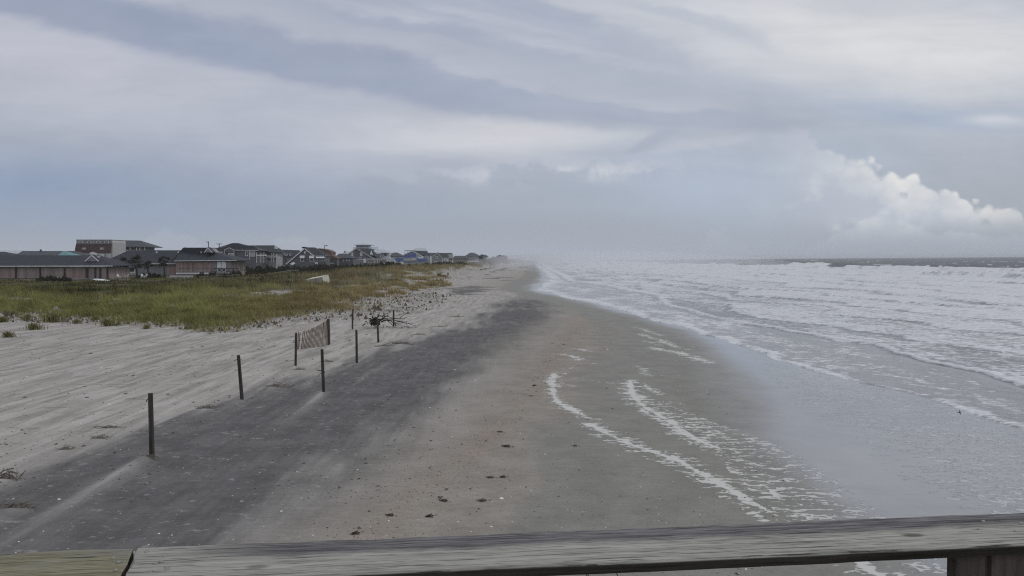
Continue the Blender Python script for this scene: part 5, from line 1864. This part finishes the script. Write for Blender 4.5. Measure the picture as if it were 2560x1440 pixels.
def build_wrack():
    rng = np.random.default_rng(17)
    mr = simple('dry_reed_wrack', (.17, .15, .125), .9, .4, 8.0)
    mk = simple('dark_seaweed', (.085, .062, .05), .7, .4, 10.0)

    def clump(n, L, H, mat, name, curl):
        mb = MB()
        for i in range(n):
            c = rng.normal(0, 1, 3) * [L * .42, L * .25, 0]
            zc = abs(rng.normal(0, H * .4)) * math.exp(-(c[0] / L) ** 2)
            a = rng.uniform(0, 6.28)
            ln = rng.uniform(.08, .30) * (.7 + L)
            d = np.array([math.cos(a), math.sin(a) * .7, rng.normal(0, .35)])
            s = np.cross(d, [0, 0, 1.0]) * curl * rng.normal(0, 1) * ln
            p0 = c + [0, 0, zc]
            pts = [p0 - d * ln / 2, p0 + s, p0 + d * ln / 2]
            pts = [np.array([q[0], q[1], max(q[2], -.02)]) for q in pts]
            r = rng.uniform(.004, .011)
            mb.tube(pts, [r, r * 1.1, r * .5], 4)
        o = mb.build(name, mat)
        return o
    reed = [clump(75, .5, .16, mr, 'reed_wrack', .2) for _ in range(3)]
    sea = [clump(45, .16, .07, mk, 'seaweed_clump', .4) for _ in range(3)]
    labs = ['flat clump of pale reed wrack left of the nearest post', 'dark topped reed clump on the edge of the dark sand between the two nearest posts', 'bushy reed clump with a pale sand tail right of the leaning post', 'reed covered sand hump at the lower left edge',
            'upright dark reed tussock at the left edge above the railing', 'small thin reed clump on the sand at far left', 'wide reed mat with pale sand in front of the driftwood', 'loose reed clump just left of the wide reed mat', 'small reed clump below the driftwood branches',
            'small reed clump right of the driftwood tips', 'farthest dark twig clump beside the dark sand', 'twiggy clump between the slat fence and its front post', 'little reed ring at the foot of the nearest post', 'scrap of reed wrack below the flat pale clump',
            'dark reed patch beside the post in front of the fence', 'dark streak of wrack on the far dark sand']
    for i, ((a, b, s, h), w) in enumerate(zip(WRACK, _WRW)):
        o = reed[i % 3] if i < 3 else reed[i % 3].copy()
        if i >= 3:
            COL.objects.link(o)
        o.location = (w[0], w[1], hz(w[0], w[1]) - .02)
        o.scale = (s * 1.4, s * 1.4, max(.6, h * 6))
        o.rotation_euler = (0, 0, rng.uniform(-.3, .3))
        tag(o, labs[i], 'wrack clump', 'reed wrack clumps on the sand')
    labs = ['largest dark seaweed clump lying right of the reddish wrack line', 'left one of two round seaweed clumps side by side on the wrack line', 'right one of two round seaweed clumps side by side on the wrack line', 'v shaped dark seaweed strand near the railing', 'curved seaweed strand right of the v shaped strand',
            'dark seaweed scrap at the upper wrack line near the foam', 'small seaweed scrap left of the first foam streak', 'seaweed scrap alone on the wet sand inside the foam line', 'dark seaweed bits at the lower end of the reddish wrack line', 'small seaweed bits on the reddish line above the rail',
            'seaweed wisp where the reddish line bends', 'low seaweed wisp just above the middle of the rail']
    for i, (a, b, s) in enumerate([(1266, 1116, 1.35), (1226, 1194, 1.0), (1258, 1193, 1.0), (1110, 1252, 1.1), (1206, 1252, 1.1), (1336, 964, 1.2), (1327, 990, .8), (1437, 1115, .8), (890, 1334, 1.1), (975, 1288, 1.0), (1250, 1080, 1.0), (1075, 1291, 1.1)]):
        o = sea[i % 3] if i < 3 else sea[i % 3].copy()
        if i >= 3:
            COL.objects.link(o)
        w = G(a, b)
        o.location = (w[0], w[1], hz(w[0], w[1]) - .005)
        o.scale = (s * .55, s * .5, s * .45)
        o.rotation_euler = (0, 0, rng.uniform(-.6, .6))
        tag(o, labs[i], 'seaweed', 'seaweed clumps along the wrack line')

    # small litter: twigs and shells strewn about (uncountable)
    def scatter(name, n, mat, poly, size, flat, elong, seed):
        rg = np.random.default_rng(seed)
        if name == 'wrack_line_bits':
            tt = rg.uniform(0, len(poly) - 1, n)
            px = np.interp(tt, np.arange(len(poly)), [q[0] for q in poly])
            py = np.interp(tt, np.arange(len(poly)), [q[1] for q in poly])
            sc_ = (py - 653) / 500
            px = px + rg.normal(0, 1, n) * 42 * sc_ * rg.choice([.4, 1, 2.4], n)
            py = py + rg.normal(0, 10, n)
        else:
            px = rg.uniform(poly[0], poly[1], n)
            py = poly[2] + (poly[3] - poly[2]) * rg.uniform(0, 1, n) ** poly[4]
        pw = np.array([PZ(a, b, 0.0) for a, b in zip(px, py)])
        x, y = pw[:, 0], pw[:, 1]
        ok = (x < XF(y) - .4) & (dune_e(x, y) < 3) & (y < 110)
        if name in ('sand_clods', 'dead_grass'):
            ok &= dune_e(x, y) > np.interp(y, [48, 60, 85, 120, 150], [-5, -11, -12, -9, -5]) + 2 - 3 * rg.uniform(0, 1, n)
            ok &= dune_e(x, y) < 1
        x, y = x[ok], y[ok]
        k = len(x)
        z = Hh(x, y)
        s = np.exp(rg.normal(math.log(size), .5, k)) * np.clip(y / 20, .8, 2.2) ** .6
        a = rg.normal(1.35 if elong > 1.5 else 0, .7 if elong > 1.5 else 3, k)
        ca, sa = np.cos(a), np.sin(a)
        ln, wd, ht = s * elong, s, s * flat
        # low pyramid pebble: 4 base corners + tip
        base = []
        for (p, q) in ((-1, -1), (1, -1), (1, 1), (-1, 1)):
            jx = rg.uniform(.6, 1.1, k)
            base.append(np.stack([x + (p * ln * ca - q * wd * sa) * jx * .5, y + (p * ln * sa + q * wd * ca) * jx * .5, z - .004], 1))
        tip = np.stack([x + rg.normal(0, .15, k) * ln, y + rg.normal(0, .1, k) * wd, z + ht], 1)
        v = np.stack(base + [tip], 1).reshape(-1, 3)
        i = np.arange(k)[:, None] * 5
        f = np.concatenate([i + [[0, 1, 4]], i + [[1, 2, 4]], i + [[2, 3, 4]], i + [[3, 0, 4]]], 0)
        o = new_mesh_np(name, v, f, mat, smooth=False)
        tag(o, kind='stuff')
    shell = simple('shell_white', (.72, .70, .66), .6, .15, 30.0)
    twig = simple('dark_litter', (.10, .085, .072), .9, .4, 12.0)
    scatter('shell_fragments', 1300, shell, (-100, 1950, 790, 1420, 1.0), .019, .3, 1.2, 3)
    scatter('dry_litter', 2600, twig, (-100, 1150, 800, 1260, 1.1), .020, .45, 2.4, 4)
    scatter('wet_litter', 1300, twig, (900, 1960, 960, 1430, .8), .015, .4, 1.9, 5)
    # raised sand crumbs of the trampled upper beach
    sandc = simple('clotted_sand', (.33, .31, .285), .95, .3, 3.0)
    stub = simple('dead_grass_stubble', (.115, .10, .07), .95, .4, 3.0)
    scatter('sand_clods', 7000, sandc, (-100, 1200, 730, 850, 1.0), .062, .75, 1.7, 6)
    scatter('dead_grass', 6000, stub, (-100, 1200, 730, 850, 1.0), .05, 1.5, 1.9, 7)
    pinkpts = [(880, 1360), (930, 1320), (1010, 1260), (1090, 1205), (1160, 1150), (1215, 1095), (1270, 1040), (1310, 1000), (1340, 960), (1370, 900), (1400, 860), (1440, 820)]
    scatter('wrack_line_bits', 1900, simple('brown_wrack', (.12, .09, .072), .9, .4, 12.0), pinkpts, .0125, .5, 2.2, 8)


build_wrack()


def build_small():
    # tipped over shed
    D = G(792, 709)[1]
    q = G(792, 709)
    root = empty('tipped_shed', q, 'pale wooden shed tipped over in the dune grass', 'shed')
    A, B_, C_, E_ = P(766, 700, D), P(805, 693, D), P(810, 710.5, D), P(767, 710.5, D)
    dep = np.array([.35, 2.6, .28])
    mS = simple('faded_shed_boards', (.36, .335, .27), .8, .15, 2.0, (1, 1, .3), fine=.15)
    mT = simple('pale_shed_panel', (.56, .54, .45), .75, .1, 2.0, (.4, 1, 1), fine=.1)
    MB().ext([E_, C_, B_, A], dep).build('body', mS, root)
    up = (A - E_) / np.linalg.norm(A - E_)
    al = (B_ - A) / np.linalg.norm(B_ - A)
    MB().ext([A - al * .12 + up * .004, B_ + al * .1 + up * .004, B_ + al * .1 + up * .06, A - al * .12 + up * .06], dep * 1.06 - np.array([0, .08, 0])).build('roof_panel', mT, root)
    MB().solid([B_ + al * .01, C_ + al * .01, C_ + al * .05, B_ + al * .05], [p + dep for p in (B_ + al * .01, C_ + al * .01, C_ + al * .05, B_ + al * .05)]).build('end_panel', mT, root)
    MB().solid([P(787, 697.6, D - .03), P(791, 697, D - .03), P(791, 709, D - .03), P(787, 709, D - .03)], [P(787, 697.6, D), P(791, 697, D), P(791, 709, D), P(787, 709, D)]).build('seam_board', MT['tan'], root)
    # plank beside it, two stakes
    w = G(759, 708)
    o = MB().solid([P(751.5, 704.8, w[1]), P(767, 706.4, w[1] + .3), P(767, 709, w[1] + .3), P(751.5, 706.8, w[1])], [p + np.array([0, .3, 0]) for p in (P(751.5, 704.8, w[1]), P(767, 706.4, w[1] + .3), P(767, 709, w[1] + .3), P(751.5, 706.8, w[1]))]).build('loose_plank', MT['plank'], None, loc=w)
    tag(o, 'pale plank lying in the grass left of the tipped shed', 'plank')
    for (a, y0, lab) in [(725, 696.5, 'left of two thin pale stakes in the grass by the tipped shed'), (731.3, 696.5, 'right of two thin pale stakes in the grass by the tipped shed')]:
        w = G(a, 707)
        o = MB().tube([w - [0, 0, .2], P(a + .2, y0, w[1])], .045, 6).build('stake', MT['stake'], None, loc=w)
        tag(o, lab, 'stake', 'pair of pale stakes')
    # timber walkways
    def walkway(label, pts, Ds, wid=1.2, th=.12, rail=None, pick=0.0, hgt=.0, mat='wood'):
        ws = [P(a, b, d) for (a, b), d in zip(pts, Ds)]
        root = empty('boardwalk', (ws[0][0], ws[0][1], hz(ws[0][0], ws[0][1])), label, 'boardwalk')
        mb = MB()
        for a, b in zip(ws[:-1], ws[1:]):
            t = np.array([0, 0, -th])
            bk = np.array([0, wid, 0])
            mb.solid([a, b, b + t, a + t], [a + bk, b + bk, b + t + bk, a + t + bk])
        mb.build('deck', MT[mat], root)
        mb = MB()
        for a, b in zip(ws[:-1], ws[1:]):
            L = np.linalg.norm(b - a)
            for s in np.arange(0.2, L, 2.2 if not pick else pick):
                c = a + (b - a) * s / L
                g = hz(c[0], c[1]) - .3
                if c[2] - th > g:
                    mb.box(c[0] - .06, c[0] + .06, c[1] + .05, c[1] + .17, g, c[2] - th - .002)
        if mb.f:
            mb.build('supports', MT['wood'], root)
    walkway('long low timber boardwalk running along the front of the motel lawn', [(156, 709.5), (210, 707), (266, 704.6), (330, 702.6), (400, 699.8), (500, 699.0)], [140, 142, 144, 147, 152, 156], .9, .22)
    walkway('raised boardwalk climbing right over the dune with upright boards below it', [(599, 692), (657, 685.6), (700, 679), (727, 674.6), (744, 675.2)], [172, 180, 188, 196, 198], 1.3, .16, pick=.75)
    walkway('pale patch of deck with two short posts at the left end of the motel boardwalk', [(268, 699), (312, 697.4)], [152, 154], 2.4, .2)
    # picnic tables
    def table(px, py, D, s, lab):
        w = P(px, py, D)
        g = hz(w[0], w[1])
        w[2] = max(w[2], g + .55)
        root = empty('picnic_table', (w[0], w[1], g), lab, 'picnic table', 'picnic tables on the lawn edge')
        MB().box(w[0] - .95 * s, w[0] + .95 * s, w[1] - .4, w[1] + .4, w[2] - .09, w[2]).build('tabletop', MT['wood'], root)
        for sg in (-1, 1):
            MB().box(w[0] - .95 * s, w[0] + .95 * s, w[1] + sg * .75 - .14, w[1] + sg * .75 + .14, w[2] - .36, w[2] - .29).build('bench', MT['wood'], root)
        for sg in (-1, 1):
            mb = MB()
            x = w[0] + sg * .65 * s
            mb.solid([(x, w[1] - .8, g - .1), (x, w[1] - .68, g - .1), (x, w[1] - .1, w[2] - .1), (x, w[1] - .25, w[2] - .1)], [(x + .08, w[1] - .8, g - .1), (x + .08, w[1] - .68, g - .1), (x + .08, w[1] - .1, w[2] - .1), (x + .08, w[1] - .25, w[2] - .1)])
            mb.solid([(x, w[1] + .8, g - .1), (x, w[1] + .68, g - .1), (x, w[1] + .1, w[2] - .1), (x, w[1] + .25, w[2] - .1)], [(x + .08, w[1] + .8, g - .1), (x + .08, w[1] + .68, g - .1), (x + .08, w[1] + .1, w[2] - .1), (x + .08, w[1] + .25, w[2] - .1)])
            mb.build('leg', MT['wood'], root)
    table(510, 699.6, 162, .9, 'nearest picnic table left of the bare lawn post')
    table(535, 697.4, 166, .8, 'second picnic table just right of the bare lawn post')
    table(549, 694.8, 170, .7, 'small picnic table behind the second one')
    table(573, 695.8, 170, .7, 'fourth picnic table along the lawn edge, right of the middle')
    table(588, 694.6, 174, .8, 'last picnic table at the foot of the climbing boardwalk')
    for (a, y0, yb, D, lab) in [(519.6, 684.5, 703, 160, 'bare grey lawn post beside the nearest picnic table'), (541.6, 684.5, 694, 172, 'short grey post under the end of the motel deck'), (598, 684, 692, 176, 'grey post at the start of the climbing boardwalk'),
                                (591.5, 650, 681, 184, 'thin tall post right of the motel eave'), (602, 655, 684, 186, 'second thin post right of the motel eave, among the shrubs'), (612.5, 652, 676, 190, 'third thin post right of the motel eave near the stair')]:
        w = P(a, yb, D)
        g = hz(w[0], w[1])
        o = MB().tube([(w[0], w[1], g - .2), P(a, y0, D)], .07, 6).build('lawn_post', MT['wood'], None, loc=(w[0], w[1], g))
        tag(o, lab, 'post')
    # beach stair
    w = P(624, 684, 186)
    root = empty('wooden_stair', (w[0], w[1], hz(w[0], w[1])), 'weathered wooden stair descending right from the motel deck', 'stairs')
    for dd in (0, 1.0):
        a, b = P(600, 671, 186 + dd), P(624, 684, 186 + dd)
        MB().solid([a, b, b + [0, 0, .22], a + [0, 0, .22]], [p + np.array([0, .08, 0]) for p in (a, b, b + [0, 0, .22], a + [0, 0, .22])]).build('stringer', MT['wood'], root)
    mb = MB()
    a, b = P(600, 671, 186.1), P(624, 684, 186.1)
    for i in range(8):
        c = a + (b - a) * (i + .5) / 8
        mb.box(c[0] - .16, c[0] + .16, c[1], c[1] + .88, c[2] + .1, c[2] + .15)
    mb.build('tread', MT['wood'], root)
    # white lawn chairs
    def chair(px, py, D, rz, lab):
        w = P(px, py, D)
        g = hz(w[0], w[1])
        root = empty('lawn_chair', (w[0], w[1], max(g, w[2] - .1)), lab, 'lawn chair', 'white lawn chairs by the motel')
        root.rotation_euler = (0, 0, rz)
        root.scale = (.72, .72, .72)
        def bx(name, *a):
            o = MB().box(*a).build(name, MT['offwhite'])
            o.parent = root
        bx('seat', -.32, .32, -.35, .35, .36, .42)
        mb = MB()
        mb.solid([(-.3, .3, .38), (.3, .3, .38), (.26, .72, 1.1), (-.26, .72, 1.1)], [(-.3, .36, .38), (.3, .36, .38), (.26, .78, 1.1), (-.26, .78, 1.1)])
        o = mb.build('backrest', MT['offwhite'])
        o.parent = root
        for sx in (-1, 1):
            bx('armrest', sx * .4 - .07, sx * .4 + .07, -.45, .4, .56, .6)
            bx('leg', sx * .38 - .05, sx * .38 + .05, -.42, -.34, -.1, .558)
            bx('leg', sx * .38 - .05, sx * .38 + .05, .25, .33, -.1, .558)
    chair(297, 694, 158, .9, 'white lawn chair nearest the motel stairs')
    chair(316, 692.5, 160, -.9, 'white lawn chair right of the first palm')
    chair(356, 693, 161, .6, 'left white lawn chair of a close pair right of the broad palm')
    chair(362.5, 693, 161, -.6, 'right white lawn chair of a close pair right of the broad palm')
    # white board, low white fences
    w = P(250, 702, 146)
    g = hz(w[0], w[1])
    a, b = P(231.5, 698.2, 146), P(268, 702.4, 145)
    rngp = [a, a + (b - a) * .3 + [0, 0, -.22], b, a + (b - a) * .5 + [0, 0, .05]]
    o = MB().solid(rngp, [p + np.array([.2, .7, .1]) for p in rngp]).build('white_board', MT['white'], None, loc=w)
    tag(o, 'long white pointed board lying at the end of the left motel wing', 'board')
    w = P(250, 706, 150)
    for (x0, x1, y0, y1, D, lab) in [(416, 480, 691.5, 695.4, 168, 'low white picket row in front of the red brown motel wing'), (424, 482, 687.6, 689.6, 172, 'white dotted border row behind the low white picket row')]:
        c = P((x0 + x1) / 2, y1, D)
        root = empty('picket_fence', (c[0], c[1], hz(c[0], c[1])), lab, 'fence')
        mb = MB()
        for xx in np.arange(x0, x1, 1.7):
            a, b = P(xx, y1, D), P(xx + 1.2, y0, D)
            mb.box(a[0], b[0], D, D + .04, min(a[2], hz(a[0], D)), b[2])
        mb.build('picket_panel', MT['offwhite'], root)
        a, b = P(x0, (y0 + y1) / 2, D), P(x1, (y0 + y1) / 2, D)
        MB().solid([a, b, b + [0, 0, .06], a + [0, 0, .06]], [p + np.array([0, .03, 0]) for p in (a + [0, .05, 0], b + [0, .05, 0], b + [0, .05, .06], a + [0, .05, .06])]).build('rail', MT['offwhite'], root)
    # white debris by the black house and the broken white lifeguard chair by the stairs
    for (px, py, D, s, lab) in [(732, 659, 262, .8, 'crumpled white sheet caught in the shrubs below the black shingled house'), (790, 658, 258, .6, 'small white scrap in the shrubs right of the black shingled house')]:
        c = P(px, py, D)
        rr = np.random.default_rng(int(px))
        mb = MB()
        ring = [c + np.array([math.cos(t) * s * rr.uniform(.6, 1.2), rr.uniform(-.2, .2), math.sin(t) * s * .6 * rr.uniform(.5, 1.2)]) for t in np.linspace(0, 6.28, 9)[:-1]]
        mb.solid(ring, [q + np.array([0, .25, .05]) for q in ring])
        g = hz(c[0], c[1])
        o = mb.build('white_sheet', MT['white'], None, loc=c)
        tag(o, lab, 'sheet')
    c = P(1000, 660, 372)
    root = empty('collapsed_chair', (c[0], c[1], hz(c[0], c[1])), 'collapsed white beach stand below the outside stair', 'beach stand')
    for (p, q) in [((1003, 654), (996, 664)), ((1004.5, 655), (1009, 664.5)), ((995.5, 659), (995.5, 664)), ((997, 658), (1004, 661))]:
        a, b = P(*p, 372), P(*q, 372)
        MB().tube([a, b], .14, 5).build('leg', MT['white'], root)
    a = [P(994, 656.5, 371.6), P(1003, 655.5, 371.6), P(1009, 664, 371.6), P(998, 661, 371.6)]
    MB().solid(a, [p + np.array([0, .5, 0]) for p in a]).build('seat', MT['offwhite'], root)
    # far beach posts
    i = 0
    base = None
    for (px, y0, yb, lab, grp) in [(1119, 681.5, 691.5, 'pair of stout dark posts at the dune foot, left one', None), (1121.4, 682, 691.5, 'pair of stout dark posts at the dune foot, right one', None), (1109.6, 689, 695, 'left of two short stubby posts left of the stout pair', None),
                                   (1113.8, 689.5, 695.5, 'right of two short stubby posts left of the stout pair', None), (1081.5, 690, 694.5, 'tiny post stub in the dune slope', None), (1048.4, 713, 720.5, 'left of two short dark stumps at the dune point', None), (1051, 713.6, 720.5, 'right of two short dark stumps at the dune point', None),
                                   (1032.4, 726, 730.5, 'short dark stump left of the dune point', None), (852.5, 728, 745, 'thin dark stick rising from the grass edge right of the tipped shed', None), (820.5, 715, 722, 'small dark stub in the sand edge behind the slat fence', None)] + \
            [(1201 + k * 3.2, 672.6 - k * .5, 676 - k * .62, 'small dark fence post in the far beach row', 'far row of beach fence posts') for k in range(12)]:
        w = G(px, yb)
        if w[1] > 900:
            w = P(px, yb, 420)
        g = hz(w[0], w[1])
        o = MB().tube([(w[0], w[1], g - .3), P(px, y0, w[1])], max(.05, .0005 * w[1]), 6).build('beach_post', M_POST, None, loc=(w[0], w[1], g))
        tag(o, lab, 'post', grp or 'short posts along the dune foot')
    # small bird over the wash
    c = P(2399, 1031, 22.5)
    root = empty('bird', c, 'small dark bird flying low over the shining wash at right', 'bird')
    mB = simple('bird_plumage', (.045, .048, .055), .8, .3, 20.0)
    mb = MB()
    mb.tube([c + np.array(q) for q in [(-.13, 0, .0), (-.09, 0, .0), (-.02, 0, .0), (.05, 0, .005), (.085, 0, .015), (.11, 0, .017), (.14, 0, .01)]], [.006, .018, .03, .03, .018, .017, .003], 8)
    def wing(s):
        up = [(.03, .0, .01), (.055, s * .06, .045), (.02, s * .13, .07), (-.06, s * .19, .06), (-.02, s * .10, .04), (-.03, .0, .01)]
        mb.solid([c + np.array(q) for q in up], [c + np.array(q) - [0, 0, .006] for q in up])
    wing(1)
    wing(-1)
    mb.solid([c + np.array(q) for q in [(-.11, -.01, 0), (-.11, .01, 0), (-.18, .03, 0), (-.18, -.03, 0)]], [c + np.array(q) for q in [(-.11, -.01, .006), (-.11, .01, .006), (-.18, .03, .006), (-.18, -.03, .006)]])
    o = mb.build('body', mB, root, True)
    root.rotation_euler = (R_(75), R_(-8), 0.0)
    root.scale = (.36, .36, .36)


build_small()


# ------------------------------------------------------------------ haze: sea air over the beach
def build_haze():
    m = bpy.data.materials.new('haze_air')
    m.use_nodes = True
    nt = m.node_tree
    nt.nodes.clear()
    out = nt.nodes.new('ShaderNodeOutputMaterial')
    v = nt.nodes.new('ShaderNodeVolumePrincipled')
    v.inputs['Color'].default_value = (.93, .95, .98, 1)
    v.inputs['Density'].default_value = HAZE
    v.inputs['Anisotropy'].default_value = 0.1
    nt.links.new(v.outputs[0], out.inputs['Volume'])
    mb = MB()
    mb.box(-8600, 8600, -30, 8100, -4.2, 16)
    o = mb.build('haze', m)
    tag(o, kind='stuff')


HAZE = 0.00016
build_haze()


def build_spray():
    m = bpy.data.materials.new('sea_spray_mist')
    m.use_nodes = True
    nt = m.node_tree
    nt.nodes.clear()
    out = nt.nodes.new('ShaderNodeOutputMaterial')
    v = nt.nodes.new('ShaderNodeVolumePrincipled')
    v.inputs['Color'].default_value = (.83, .85, .89, 1)
    v.inputs['Density'].default_value = 0.0021
    nt.links.new(v.outputs[0], out.inputs['Volume'])
    bm = bmesh.new()
    bmesh.ops.create_icosphere(bm, subdivisions=4, radius=1.0)
    for q in bm.verts:
        q.co = Vector((q.co.x * 118 + 72 + q.co.y * 18, q.co.y * 680 + 880, q.co.z * 13 - .5))
    me = bpy.data.meshes.new('sea_spray')
    bm.to_mesh(me)
    bm.free()
    me.materials.append(m)
    o = bpy.data.objects.new('sea_spray', me)
    COL.objects.link(o)
    tag(o, kind='stuff')


build_spray()
